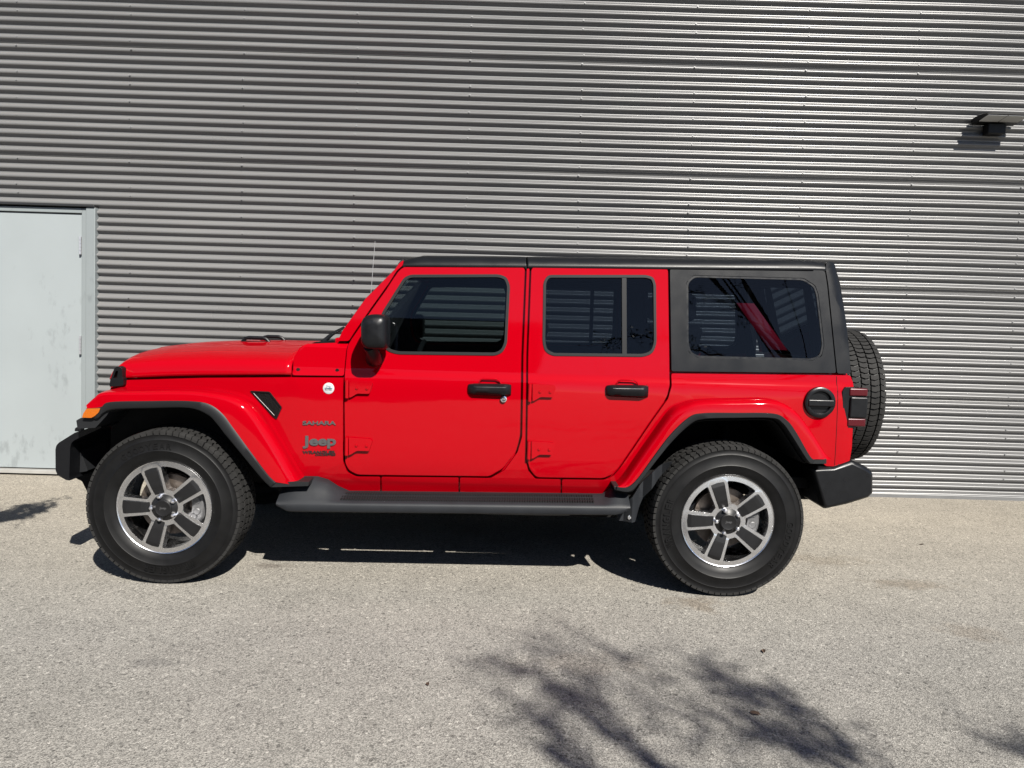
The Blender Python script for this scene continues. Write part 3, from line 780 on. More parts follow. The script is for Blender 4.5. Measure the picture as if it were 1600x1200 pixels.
# ---- hood
def hood():
    sil = [(170, 588), (174, 577), (181, 568.5), (206, 557.5), (265, 540.5), (316, 534.5), (379, 532), (440, 532.5), (478, 533.5)]
    seam = [(168, 594), (176, 592.7), (185, 591.8), (207, 590.8), (265, 588.3), (316, 587.2), (379, 586.6), (440, 586.2), (455, 586.2)]
    # centre line heights against x, seam heights against x
    zc = sorted([P(a, b, HW) for a, b in sil]); zs_ = sorted([P(a, b, yb) for a, b in seam])
    xa, xb = P(171, 590, yb)[0], P(456.2, 570, yb)[0]
    gtab = [(0, 0), (.003, .10), (.008, .22), (.016, .33), (.027, .42), (.045, .495), (.07, .555), (.12, .64), (.2, .73), (.33, .825), (.5, .90), (.60, .925), (.66, .943), (.70, .958), (.74, .975), (.78, .987), (.82, .994), (.9, .998), (1, 1.0)]
    ss = [0, .003, .008, .016, .027, .045, .07, .095, .12, .16, .2, .26, .33, .41, .5, .60, .66, .70, .74, .78, .82, .9, 1]
    rows = []
    N = 34
    for i in range(N + 1):
        t = i / N; t = t ** 1.35
        x = xa + (xb - xa) * t
        z0 = interp(zs_, x) + .003; y0 = yb(x, z0)
        zt = max(interp(zc, x + .0), z0 + .012)
        front = min(1, (x - xa) / .05)
        half = [(x + .075 * max(0, (1 - s)) * 0, y0 + (HW - y0) * s, z0 + (zt - z0) * interp(gtab, s) * (.55 + .45 * front)) for s in ss]
        if i == 0: half = [(x, y, z0 + (z - z0) * .5) for x, y, z in half]
        full = half + [(x_, 2 * HW - y, z) for x_, y, z in half[-2::-1]]
        rows.append(full)
    # front edge bows forward in the middle
    rr = []
    for i, r in enumerate(rows):
        k = max(0, 1 - i / 10)
        rr.append([(x - .0 * k, y, z) for x, y, z in r])
    h = from_bm('hood', loft(rr), RED, car, sharp=60)
    so = h.modifiers.new('solid', 'SOLIDIFY'); so.thickness = .012; so.offset = -1
    # cowl top: black grille between hood and windscreen
    x0, x1 = xb + .006, P(530, 533, .3)[0]
    zt = interp(zc, xb) - .02
    bm = bmesh.new()
    bm_box(bm, x0 + .02, x1 + .08, .28 - HW, HW - .28, zt - .1, zt - .012)
    from_bm('cowl_grille', bm, BLACK, car, bevel=.01)
    bm = bmesh.new()
    for (ya, yc_) in ((.35, .95), (1.0, 1.55)):
        bm_tube(bm, [(x1 - .03, ya - HW, zt - .005), (x1 + .0, ya + .03 - HW, zt + .03), (x1 + .06, (ya + yc_) / 2 - HW, zt + .05), (x1 + .05, yc_ - HW, zt + .035)], .009, 8)
    wp = from_bm('wiper', bm, BLACK, car, sharp=60)
    extr('cowl_corner', [(479, 540), (492, 534.5), (524, 531.5), (532, 538), (529, 546), (480, 546)], .25, 1.60, BLACK, car, .006)
    bm = bmesh.new(); (wa, wb), (wc, wd), (we, wf) = P(504, 535, .36), P(519, 522, .42), P(537, 512, .62)
    bm_tube(bm, [(wa, .36 - HW, wb), (wc, .42 - HW, wd), (we, .62 - HW, wf)], [.014, .011, .008], 8); from_bm('wiper', bm, BLACK, car, sharp=60)
    # footman brackets on the hood
    for (px0, px1, yy, pt) in ((379, 421, .80, 527.5), (409, 445, 1.05, 526)):
        (a, z_), (b, _) = P(px0, pt + 7, yy), P(px1, pt + 7, yy)
        zz = interp(zc, (a + b) / 2) - .004
        bm = bmesh.new(); bm_tube(bm, [(a, yy - HW, zz), (a + .02, yy - HW, zz + .022), (a + .04, yy - HW, zz + .027), (b - .04, yy - HW, zz + .027), (b - .02, yy - HW, zz + .020), (b, yy - HW, zz)], .0115, 8)
        bm_box(bm, a - .005, b + .005, yy - .02 - HW, yy + .02 - HW, zz - .01, zz + .006)
        from_bm('hood_loop', bm, BLACK, h, bevel=.002)
    return h, zc, xb
hd, HZC, HXB = hood()
# hood latch
def latch():
    y = .215
    o_ = from_bm('hood_latch', sheet_bm(fillet(px([(171, 604.5), (172, 594), (178.5, 575.5), (184, 572), (190.5, 576), (191.5, 590), (193, 592), (193, 602.5)], y), .008, 3), [fillet(px([(176.5, 591), (181, 579.5), (184.5, 579.5), (182.5, 591)], y), .004, 2)], lambda x, z: y, .05, zc=[]), BLACK, car, bevel=.005)
    return o_
near.append(latch())

# grille panel with seven slots and round lamps
gx = P(170, 600, .24)[0]; gz1 = P(172, 589, .24)[1]; gz0 = P(166, 690, .35)[1]
gb = [(gx - .01, gz0), (gx - .045, gz0 + .08), (gx - .040, gz1 - .06), (gx - .005, gz1 - .005), (gx + .035, gz1 - .005), (gx + .015, gz0)]
bm = bmesh.new(); secs = []
for y, s in ((.30, .9), (.33, 1), (.7, 1), (HW, 1), (1.15, 1), (1.52, 1), (1.55, .9)):
    bow = .02 * (abs(y - HW) / .65) ** 2
    secs.append([bm.verts.new((x + bow * .7, y - HW, z)) for x, z in gb])
for a, b in zip(secs, secs[1:]):
    for i in range(len(gb)): bm.faces.new((a[i], a[(i + 1) % len(gb)], b[(i + 1) % len(gb)], b[i]))
bm.faces.new(secs[0]); bm.faces.new(secs[-1][::-1])
gr = from_bm('grille', bm, RED, car, bevel=.012, seg=3)
for i in range(7):
    y = HW + (i - 3) * .098
    bow = .02 * (abs(y - HW) / .65) ** 2 * .7
    bm = bmesh.new(); bm_box(bm, gx - .052 + bow, gx - .01 + bow, y - .033 - HW, y + .033 - HW, gz0 + .09, gz1 - .07); from_bm('slot', bm, DARK, gr, bevel=.012, seg=3)
for sgn in (-1, 1):
    bm = bmesh.new(); bm_lathe_y(bm, [(0, -.03), (.05, -.025), (.085, -.008), (.09, .02)], 32)
    bmesh.ops.rotate(bm, verts=bm.verts[:], cent=(0, 0, 0), matrix=Matrix.Rotation(-pi / 2, 3, 'Z'))
    bmesh.ops.translate(bm, verts=bm.verts[:], vec=(gx - .03, sgn * .47, (gz0 + gz1) / 2 + .06)); from_bm('headlight', bm, CLEAR, gr, sharp=40)

# ---- roof
def roof(x0p, x1p, name, front=False, rear=False):
    x0 = P(x0p, 412, .24)[0]; x1 = P(x1p, 412, .24)[0]
    zb0 = P(640, 414.5, .24); zb1 = P(1285, 420.5, .24)
    zline = lambda x: zb0[1] + (zb1[1] - zb0[1]) * (x - zb0[0]) / (zb1[0] - zb0[0])
    sec = [(.30, -.03), (.236, -.012), (.234, .0), (.236, .008), (.244, .022), (.256, .036), (.275, .048), (.31, .056), (.40, .066), (.60, .077), (HW, .082)]
    rows = []; N = 24
    for i in range(N + 1):
        t = i / N
        t = .5 - .5 * cos(pi * t) if True else t
        x = x0 + (x1 - x0) * t
        k = 1.0; dx = 0
        if front: k = min(1, .52 + ((x - x0) / .10) ** .6 * .48) if x - x0 < .10 else 1
        if rear and x1 - x < .10: k = .80 + .20 * ((x1 - x) / .10) ** .5
        half = [(x, y + (.0), zline(x) + z * (k if z > 0 else 1)) for y, z in sec]
        rows.append(half + [(a, 2 * HW - y, z) for a, y, z in half[-2::-1]])
    o_ = from_bm(name, loft(rows), HARD, car, sharp=50)
    so = o_.modifiers.new('solid', 'SOLIDIFY'); so.thickness = .012; so.offset = -1
    return o_, zline
r1, zline = roof(629.5, 822, 'roof_panel', front=True)
r2, _ = roof(824.2, 1291, 'roof', rear=True)
# drip rail below the roof edge: pale highlight line
for a, b, par in ((634, 821, r1), (825, 1272, r2)):
    x0, x1 = P(a, 414, .23)[0], P(b, 414, .23)[0]
    bm = bmesh.new(); bm_tube(bm, [(x0, .233 - HW, zline(x0) - .003), (x1, .233 - HW, zline(x1) - .003)], .006, 8)
    q = from_bm('drip_rail', bm, HARD, par); mirror(q, par)
# seal between roof and doors, backing behind all shut lines
near.append(panel('door_seal', [(632, 411), (1045, 415), (1045, 421), (632, 420)], lambda x, z: yb(x, z) + .012, DARK, car, gap=0, thick=.03, r=0, bevel=0))
def yin(x, z): return yb(x, z) + .036
def grow_(poly, d): return inset(poly, -d)
JB = [(534, 592), (541, 546), (556, 514), (622, 421), (630, 415.5), (1046, 416.5), (1056, 572), (1322, 575), (1322, 600), (1056, 602), (1052, 640), (975, 765), (545, 765)]
near.append(shell('door_jamb', [sheet_bm(px(JB, yin), [grow_(px(FW_, yin), .012), grow_(px(RW, yin), .012)], yin, .02),
    sheet_bm(px([(450, 578), (545, 578), (545, 600), (180, 605), (185, 585)], yin), [], yin, .02)], RED, car, bevel=0))
ytr = lambda x, z: yb(x, z) + .062
for d_, hole, out in ((fd, FW_, [(560, 520), (626, 423), (818, 421), (814, 742), (545, 740), (541, 560)]), (rd, RW, [(830, 421), (1042, 421), (1044, 600), (960, 742), (828, 742)])):
    t_ = from_bm('door_trim', sheet_bm(px(out, ytr), [grow_(px(hole, ytr), .004)], ytr, .02), CLOTH, d_)
y3 = lambda x, z: .285
near.append(from_bm('inner_fender', sheet_bm(px([(173, 632), (300, 622), (440, 700), (440, 770), (330, 700), (250, 664), (205, 680), (173, 705)], y3), [], y3, .02, zc=[]), LINER, car))

# windscreen, header
a = P(528, 530, .3); b = P(627, 408, .3)
bm = bmesh.new(); ys0, ys1 = .21, .27
v = [bm.verts.new(c) for c in ((a[0] + .03, ys0 - HW, a[1]), (a[0] + .03, HW - ys0, a[1]), (b[0] + .03, HW - ys1, b[1]), (b[0] + .03, ys1 - HW, b[1]))]
bm.faces.new(v); from_bm('windscreen', bm, GLASSC, car)
bm = bmesh.new(); bm_box(bm, b[0] - .01, b[0] + .07, .27 - HW, HW - .27, b[1] - .07, b[1] - .03); from_bm('windscreen_header', bm, RED, car, bevel=.012)
bm = bmesh.new(); bm_box(bm, a[0] - .0, a[0] + .07, .21 - HW, HW - .21, a[1] - .04, a[1] + .012); from_bm('windscreen_base', bm, RED, car, bevel=.012)

# tailgate, rear window, rear wall
tx = P(1324, 640, .28)[0]; tz0 = P(1310, 729, .28)[1]; tz1 = P(1310, 585, .28)[1]
box('tailgate', tx - .05, tx, .30 - HW, HW - .30, tz0, tz1 + .01, RED, car, bevel=.015, seg=3)
rx1 = P(1300, 412, .3)[0]; rzt = zline(rx1)
bm = bmesh.new()
for (y0, y1, t0, t1) in ((.30, 1.55, 0, .1), (.30, 1.55, .9, 1), (.30, .40, .1, .9), (1.45, 1.55, .1, .9)):
    q = []
    for t in (t0, t1):
        x = tx - .0 + (rx1 - .01 - tx) * t; z = tz1 + .01 + (rzt + .03 - tz1) * t
        q.append((x, z))
    vs_ = [bm.verts.new(c) for c in ((q[0][0] - .03, y0 - HW, q[0][1]), (q[0][0] - .03, y1 - HW, q[0][1]), (q[1][0] - .03, y1 - HW, q[1][1]), (q[1][0] - .03, y0 - HW, q[1][1]))]
    bm.faces.new(vs_)
hb = from_bm('hardtop_back', bm, HARD, car); so = hb.modifiers.new('solid', 'SOLIDIFY'); so.thickness = .03
bm = bmesh.new(); x_a, z_a, x_b, z_b = tx + (rx1 - .01 - tx) * .1 - .035, tz1 + .01 + (rzt + .03 - tz1) * .1, tx + (rx1 - .01 - tx) * .9 - .035, tz1 + .01 + (rzt + .03 - tz1) * .9
bm.faces.new([bm.verts.new(c) for c in ((x_a, .40 - HW, z_a), (x_a, 1.45 - HW, z_a), (x_b, 1.45 - HW, z_b), (x_b, .40 - HW, z_b))]); from_bm('rear_window', bm, GLASSD, car)

# ---- bumpers
fbp = [(86.7, 735), (86.5, 702), (88, 696), (92, 691.5), (117, 676), (158, 662.5), (158, 668.5), (116, 688), (111.5, 692), (109.5, 700), (108, 747), (110, 751), (103, 750), (90, 742.5)]
fb = extr('front_bumper', fbp, .10, 1.75, BLACK, car, .010)
extr('bumper_bracket', [(113, 700), (118, 697), (124, 700), (137, 736), (120, 739), (113, 738)], .20, .45, TRIM, fb, .006)
extr('tow_hook', [(116.5, 674), (117, 669), (121, 667), (126, 669), (126, 674)], .42, .46, BLACK, fb, .004)
extr('valance', [(108, 742), (150, 728), (170, 735), (150, 775), (138, 772), (128, 752)], .35, 1.5, DARK, fb, .01)
rbp = [(1264.5, 730), (1300, 727.5), (1329, 718), (1352, 728), (1364, 735.5), (1366.5, 742), (1366.5, 772), (1357, 779), (1322, 788), (1288, 795.5), (1282, 789)]
def rear_bumper():
    bm = bmesh.new(); rings = []
    for y, d in ((.10, .026), (.103, .018), (.112, .007), (.135, .0), (.5, 0), (1.35, 0), (1.70, .0), (1.732, .01), (1.746, .03)):
        c = inset(px(rbp, .125), d or 1e-5)
        rings.append([bm.verts.new((x, y + max(0, x - 2.2) ** 2 * (.9 if y < HW else -.9) - HW, z)) for x, z in c])
    for a, b in zip(rings, rings[1:]):
        for i in range(len(a)): bm.faces.new((a[i], a[(i + 1) % len(a)], b[(i + 1) % len(a)], b[i]))
    bm.faces.new(rings[0]); bm.faces.new(rings[-1][::-1])
    o_ = from_bm('rear_bumper', bm, BLACK, car, sharp=40, bevel=.006, seg=2)
    x, _ = P(1330, 760, .1)
    z0, z1 = P(1330, 783, .1)[1], P(1330, 724, .1)[1]
    bm = bmesh.new(); bm_tube(bm, [(x, .112 - HW, z0 + .03), (x - .002, .113 - HW, z1 - .035)], .0025, 6); from_bm('bumper_seam', bm, DARK, o_)
rear_bumper()

# ---- running board
def step():
    y0 = .0
    xs0, xs1 = P(431, 780, y0)[0], P(985.5, 785, y0)[0]
    zb_ = lambda x: interp([(P(448, 800, y0)[0], P(448, 800, y0)[1]), (P(966, 805.5, y0)[0], P(966, 805.5, y0)[1])], x)
    h = .052
    rows = []
    st = [0, .004, .015, .03, .05, .075, .10, .13, .16, .19, .22]
    xs = sorted(set([xs0 + (xs1 - xs0) * t for t in st] + [xs0 + (xs1 - xs0) * (1 - t * .8) for t in st] + [xs0 + (xs1 - xs0) * i / 14 for i in range(15)]))
    for x in xs:
        tl, tr_ = (x - xs0), (xs1 - x)
        hump = .085 * (max(0, min(1, (.34 - tl) / .12)) * 1.0) * min(1, .25 + tl / .10) + .055 * max(0, min(1, (.13 - tr_) / .06)) * min(1, .4 + tr_ / .10)
        e = min(1, min(tl, tr_) / .06); zl = zb_(x) + .030 * (1 - e)
        zt = zb_(x) + h
        rows.append([(x, .09, zl - .004), (x, .02, zl - .004), (x, .004, zl + .004), (x, .0, zl + .014), (x, .0, zt - .014), (x, .006, zt - .003), (x, .018, zt + .002 + hump * .12), (x, .05, zt + .010 + hump * .5), (x, .085, zt + .020 + hump * .9), (x, .135, zt + .034 + hump * .92), (x, .150, zt + .030 + hump * .85), (x, .153, zt - .02), (x, .09, zl - .004)])
    bm = loft(rows)
    s_ = from_bm('running_board', bm, STEP, car, sharp=40)
    # rubber tread pad: two rows of ribs
    bm = bmesh.new(); x = P(535, 780, .08)[0]; xe = P(925, 780, .08)[0]; i = 0
    while x < xe:
        for (ya, yb_, dz) in ((.030, .056, .0070), (.060, .086, .0125), (.091, .120, .0225)):
            z = zb_(x) + h + dz
            o_ = .004 if ya == .068 else 0
            bm_box(bm, x + o_, x + .0075 + o_, ya - HW, yb_ - HW, z - .006, z + .006 + .003)
        x += .0135
    from_bm('tread_pad', bm, PAD, s_)
    bm = bmesh.new()
    for x in (-.55, .1, .75): bm_box(bm, x, x + .06, .13 - HW, .40 - HW, .40, .44)
    from_bm('step_bracket', bm, DARK, s_)
    return s_
near.append(step())
# splash guard between board and rear wheel
sg = from_bm('splash_guard', sheet_bm(fillet(px([(963, 803), (986, 777), (1000, 760), (1020, 735), (1050, 720), (1040, 738), (1024, 754), (1006, 778), (1000, 792), (992, 815), (966, 815)], .09), .006, 2), [], lambda x, z: .09 + .02 * sin(x * 60), .015, zc=[], xc=[.9 + .02 * i for i in range(20)]), STEP, car, bevel=.003)
x, z = P(985, 808.5, .08)
bm = bmesh.new(); bm_lathe_y(bm, [(0, -.012), (.006, -.012), (.008, -.008), (.014, -.007), (.016, 0)], 20, (x, .085 - HW, z)); from_bm('bolt', bm, NUT, sg, sharp=40)
near.append(sg)

# ---- mirror every near-side part to the far side
for o in near: mirror(o, car)

# ---- underbody and inner walls
bm = bmesh.new()
bm_box(bm, -.75, 2.2, .24 - HW, HW - .24, .56, .62)
for s in (-1, 1):
    bm_box(bm, -2.0, 2.3, s * .42 - .035, s * .42 + .035, .46, .58)
bm_box(bm, -.9, .6, -.18, .18, .36, .55); bm_box(bm, .2, 1.1, -.60, -.30, .34, .56); bm_box(bm, 1.85, 2.2, -.5, .5, .45, .56)
from_bm('chassis', bm, DARK, car)
bm = bmesh.new()
bm_box(bm, -1.79, -.78, -.40, .40, .58, 1.03)
from_bm('engine_block', bm, DARK, car); bm = bmesh.new()
bm_box(bm, -.80, -.74, .20 - HW, HW - .20, .56, 1.15)
from_bm('bulkhead', bm, DARK, car); bm = bmesh.new()
bm_box(bm, 1.0, 2.2, .62 - HW, .65 - HW, .6, 1.12); bm_box(bm, 1.0, 2.2, HW - .65, HW - .62, .6, 1.12)
bm_box(bm, .95, 1.0, .20 - HW, HW - .20, .56, .95); bm_box(bm, .95, 2.25, .62 - HW, HW - .62, .90, .93)
from_bm('inner_structure', bm, DARK, car)
for xw in (-1.481, 1.528):
    bm = bmesh.new(); bm_tube(bm, [(xw, -.75, .41), (xw, .75, .41)], .045, 14); bm_tube(bm, [(xw - .10, .2, .41), (xw + .14, .2, .41)], [.12, .10], 14)
    bm_tube(bm, [(xw + .09, -.48, .36), (xw + .12, -.40, .86)], .028, 10); bm_tube(bm, [(xw + .09, .48, .36), (xw + .12, .40, .86)], .028, 10)
    from_bm('axle', bm, DARK, car)

# ---- interior
def seat(x, y, w):
    bm = bmesh.new()
    bm_box(bm, x - .26, x + .22, y - w, y + w, .80, .96)
    s_ = from_bm('seat', bm, CLOTH, car, bevel=.05, seg=3)
    bm = bmesh.new(); v = bm_box(bm, x + .17, x + .30, y - w, y + w, .90, 1.46)
    for q in v[4:]: q.co.x += .13
    from_bm('backrest', bm, CLOTH, s_, bevel=.05, seg=3)
    for yy in ([y] if w < .4 else [y - .4, y + .4]):
        bm = bmesh.new(); bm_box(bm, x + .29, x + .39, yy - .12, yy + .12, 1.48, 1.64); from_bm('headrest', bm, CLOTH, s_, bevel=.04, seg=3)
seat(.13, -.38, .25); seat(.13, .38, .25); seat(1.02, 0, .58)
bm = bmesh.new(); bm_box(bm, -.74, -.30, .22 - HW, HW - .22, .95, 1.21); from_bm('dashboard', bm, CLOTH, car, bevel=.06, seg=3)
bm = bmesh.new()
pts = [(-.22 + .10 * sin(a) * .45, -.38 + .185 * cos(a), 1.13 + .185 * sin(a)) for a in [2 * pi * i / 28 for i in range(29)]]
bm_tube(bm, pts, .016, 8, cap=False); bm_tube(bm, [(-.36, -.38, 1.10), (-.23, -.38, 1.13)], [.05, .06], 12); bm_tube(bm, [(-.22, -.56, 1.13), (-.22, -.20, 1.13)], .018, 8)
from_bm('steering_wheel', bm, CLOTH, car, sharp=60)
bm = bmesh.new()
for s in (-1, 1):
    bm_tube(bm, [(-.25, s * .56, 1.70), (.35, s * .58, 1.72), (2.0, s * .58, 1.72), (2.12, s * .58, 1.2)], .035, 10)
    bm_tube(bm, [(.40, s * .60, .62), (.38, s * .58, 1.72)], .038, 10); bm_tube(bm, [(1.32, s * .60, 1.0), (1.30, s * .58, 1.72)], .035, 10)
for x in (.38, 1.30): bm_tube(bm, [(x, -.58, 1.72), (x, .58, 1.72)], .035, 10)
from_bm('roll_bar', bm, CLOTH, car, sharp=60)
(q0x, q0z), (q1x, q1z) = P(1164, 474, .34), P(1216, 547, .26)  # added slanted red strip behind the quarter window
bm = bmesh.new(); v = [bm.verts.new(c) for c in ((q0x - .05, .34 - HW, q0z), (q0x + .05, .34 - HW, q0z), (q1x + .05, .26 - HW, q1z), (q1x - .05, .26 - HW, q1z))]
bm.faces.new(v); q = from_bm('red_strip', bm, REDSTRIP, car); so = q.modifiers.new('solid', 'SOLIDIFY'); so.thickness = .004
# ---- antenna on the far cowl
(ax, az), (ax2, az2) = P(580, 453, 1.66), P(586, 377, 1.66)
bx_ = ax - (ax2 - ax) / (az2 - az) * (az - 1.2)
bm = bmesh.new(); bm_tube(bm, [(bx_, 1.66 - HW, 1.2), (ax2, 1.66 - HW, az2)], [.003, .0018], 6); from_bm('antenna', bm, mat('antenna_steel', (.5, .5, .5), .4, .5), car)

# ---- wheels
WR = .416; WWID = .262
def tyre_mesh():
    bm = bmesh.new()
    R = WR
    prof = [(.243, .045), (.250, .026), (.262, .016), (.285, .006), (.305, .002), (.309, -.0005), (.313, .002), (.340, .004), (.362, .009), (.366, .0075), (.371, .0105), (.386, .0125), (.396, .0105), (.399, .016), (.401, .035), (.4035, .05), (.404, .06)]
    prof += [(.4055, WWID / 2)] + [(r, WWID - y) for r, y in prof[::-1]]
    bm_lathe_y(bm, prof, 96)
    me = bpy.data.meshes.new('tyre'); bmesh.ops.recalc_face_normals(bm, faces=bm.faces); bm.to_mesh(me); bm.free(); return me
def tread_mesh():
    bm = bmesh.new(); R = WR
    N = 74
    rows = [(-.123, -.088, .0, 0, True), (-.080, -.032, .4, .03, False), (-.024, .024, .1, -.03, False), (.032, .080, .6, .03, False), (.088, .123, .3, 0, True)]
    for (a0, a1, off, skew, sh) in rows:
        for k in range(N):
            th = 2 * pi * (k + off) / N; dth = 2 * pi / N * (.90 if sh else .80)
            rr = random.uniform(.85, 1.0)
            def pt(ax, t, r): return bm.verts.new((r * cos(t), WWID / 2 + ax, r * sin(t)))
            zig = dth * .22
            # six-sided block with a kink
            outl = [(a0, 0), ((a0 + a1) / 2, zig), (a1, 0), (a1, dth * rr), ((a0 + a1) / 2, dth * rr + zig), (a0, dth * rr)]
            def rtop(ax):
                e = abs(ax); return R - (.0 if e < .09 else .012 * ((e - .09) / .038) ** 1.5)
            top = [pt(ax, th + t + skew * ax * 8, rtop(ax)) for ax, t in outl]
            bot = [pt(ax, th + t + skew * ax * 8, rtop(ax) - .0135) for ax, t in outl]
            bm.faces.new(top)
            for i in range(6): bm.faces.new((top[i], bot[i], bot[(i + 1) % 6], top[(i + 1) % 6]))
            if sh:   # shoulder lug that runs down on to the sidewall
                s = -1 if a0 < 0 else 1
                e = a0 if a0 < 0 else a1
                w = .8 if k % 2 else .92
                q = []
                for (dy, r) in ((0, rtop(e) - .0005), (-.031 * s * 0 + (-.0310 + .030) * s, R - .016), (.0005 * s, R - .020 - .004 * (k % 2))):
                    q.append((pt(e + dy - .001 * s, th + .05 * dth, r), pt(e + dy - .001 * s, th + dth * w, r)))
                for (p0, p1), (p2, p3) in zip(q, q[1:]): bm.faces.new((p0, p1, p3, p2))
    me = bpy.data.meshes.new('tread'); bmesh.ops.recalc_face_normals(bm, faces=bm.faces); bm.to_mesh(me); bm.free(); return me
def ring_text(s, r, centre_deg, h, y, span):
    bm = bmesh.new(); n = len(s)
    for i, ch in enumerate(s):
        me = text_mesh(ch, span / n * .78, h, .0016, .02)
        a = radians(centre_deg) - ((i - (n - 1) / 2) * span / n) / r
        for v in me.vertices:
            x, z, d = v.co; x -= span / n * .39
            ct, st = cos(a), sin(a)
            # letter up = radial, letter right = clockwise
            v.co = (ct * (r + z) + st * x, y - d - .0016, st * (r + z) - ct * x)
        bm.from_mesh(me); bpy.data.meshes.remove(me)
    return bm
def rim_mesh():
    """front face: outer lip, five spokes with windows between"""
    bm = bmesh.new(); edges = []
    def loop(pts):
        v = [bm.verts.new((x, 0, z)) for x, z in pts]
        return [bm.edges.new((v[i - 1], v[i])) for i in range(len(v))]
    edges += loop([(.246 * cos(2 * pi * i / 100), .246 * sin(2 * pi * i / 100)) for i in range(100)])
    for k in range(5):
        c = radians(36 + 36 + 72 * k); pts = []
        ro, ri = .222, .098
        # window edges run parallel to the spokes on either side
        so, si = .0545, .042
        a_o = radians(36) - math.asin(so / ro); a_i = radians(36) - math.asin(si / ri)
        arc = [(ro, a_o - 2 * a_o * i / 8) for i in range(9)]
        inn = [(ri, -a_i + 2 * a_i * i / 2) for i in range(3)]
        pl = [(r * cos(c + a), r * sin(c + a)) for r, a in arc + inn]
        edges += loop(fillet(pl, .018, 4))
    bmesh.ops.triangle_fill(bm, use_beauty=True, use_dissolve=False, edges=edges)
    for v in bm.verts:
        r = sqrt(v.co.x ** 2 + v.co.z ** 2); v.co.y = interp([(0, .030), (.08, .028), (.12, .018), (.2, .014), (.22, .020), (.248, .022)], r)
    r = bmesh.ops.extrude_face_region(bm, geom=bm.faces[:])
    for g_ in r['geom']:
        if isinstance(g_, bmesh.types.BMVert):
            g_.co.y += .055
    return bm
TY, TR = tyre_mesh(), tread_mesh()
def wheel(name, x, z, parent=car, texts=((90, 'GOODYEAR'), (270, 'WRANGLER')), cal=True):
    w = from_bm(name, rim_mesh(), ALU, parent, bevel=.0035, seg=3)
    bm = bmesh.new(); bm_lathe_y(bm, [(.2505, .018), (.254, .022), (.253, .032), (.244, .045), (.232, .055), (.222, .10), (.215, .20), (.235, .235), (.235, .24)], 72)
    bm_lathe_y(bm, [(.2505, .018), (.247, .0195), (.245, .024)], 72)
    from_bm('rim_barrel', bm, ALU, w, sharp=50)
    t = link('tyre', TY, RUB, w, 50); t2 = link('tread', TR, TREAD, t, 30)
    for deg, s in texts:
        from_bm('lettering', ring_text(s, .318, deg, .034, .0015, .034 * len(s)), RUB, t, sharp=40)
    # dark inserts in the spokes
    for k in range(5):
        a = radians(36 + 72 * k)
        def q(r, s): return (r * cos(a) - s * sin(a), r * sin(a) + s * cos(a))
        pl = [q(.058, -.026), q(.100, -.028)] + [q(.1 + .119 * i / 6, -.028 - .0085 * i / 6) for i in range(1, 6)] + [q(.2165, -.0365), q(.2205, 0), q(.2165, .0365)] + [q(.1 + .119 * i / 6, .028 + .0085 * i / 6) for i in range(5, 0, -1)] + [q(.100, .028), q(.058, .026)]
        pl = fillet(pl, .006, 3)
        bm = bmesh.new(); vv = [bm.verts.new((x_, 0, z_)) for x_, z_ in pl]; bm.faces.new(vv)
        for rr_ in (.08, .10, .12, .14, .16, .18, .2): bmesh.ops.bisect_plane(bm, geom=bm.verts[:] + bm.edges[:] + bm.faces[:], dist=1e-5, plane_co=(rr_ * cos(a), 0, rr_ * sin(a)), plane_no=(cos(a), 0, sin(a)))
        for v in bm.verts:
            r = sqrt(v.co.x ** 2 + v.co.z ** 2); v.co.y = interp([(0, .030), (.08, .028), (.12, .018), (.2, .014), (.22, .020)], r) - .0035
        rr = bmesh.ops.extrude_face_region(bm, geom=bm.faces[:])
        for g_ in rr['geom']:
            if isinstance(g_, bmesh.types.BMVert): g_.co.y += .01
        from_bm('spoke_insert', bm, INSERT, w, bevel=.0015)
        bm = bmesh.new(); lx, lz = q(.0635, 0)
        bm_lathe_y(bm, [(0, -.004), (.006, -.004), (.0105, .000), (.0120, .006), (.0120, .022), (.0145, .024), (.0145, .03)], 6, (lx, .0, lz)); from_bm('lug_nut', bm, NUT, w, sharp=35)
    bm = bmesh.new(); bm_lathe_y(bm, [(.078, .026), (.060, .020), (.050, .012), (.046, .010), (.044, .004), (.040, .002), (.036, .0035), (0, .0035)], 40)
    c_ = from_bm('centre_cap', bm, INSERT, w, sharp=35)
    me = text_mesh('Jeep', .036, .016, .001, .02)
    for v in me.vertices: v.co = (-.018 + v.co.x, .0028 - v.co.z - .001, -.008 + v.co.y)
    link('lettering', me, BADGE, c_, 40)
    bm = bmesh.new(); bm_lathe_y(bm, [(.06, .10), (.165, .10), (.167, .125), (.06, .125)], 48); bm_lathe_y(bm, [(.0, .07), (.075, .075), (.08, .10)], 32)
    if cal: from_bm('brake_disc', bm, DISC, w, sharp=40)
    if cal:
        bm = bmesh.new(); secs = []
        for i in range(9):
            a = radians(-26 + 52 * i / 8)
            secs.append([bm.verts.new((r * cos(a), y_, r * sin(a))) for r, y_ in ((.125, .07), (.185, .07), (.195, .085), (.195, .14), (.125, .14))])
        for a, b in zip(secs, secs[1:]):
            for i in range(5): bm.faces.new((a[i], a[(i + 1) % 5], b[(i + 1) % 5], b[i]))
        bm.faces.new(secs[0]); bm.faces.new(secs[-1][::-1])
        for dz in (-.03, .03): bm_lathe_y(bm, [(0, .064), (.018, .064), (.02, .07)], 20, (.152, 0, dz))
        from_bm('brake_caliper', bm, CALI, w, bevel=.004)
    bm = bmesh.new(); a = radians(216); bm_tube(bm, [(.212 * cos(a), .055, .212 * sin(a)), (.196 * cos(a), .045, .196 * sin(a))], [.005, .004], 8); from_bm('valve', bm, DARK, w)
    w.location = (x, -HW, z)
    return w
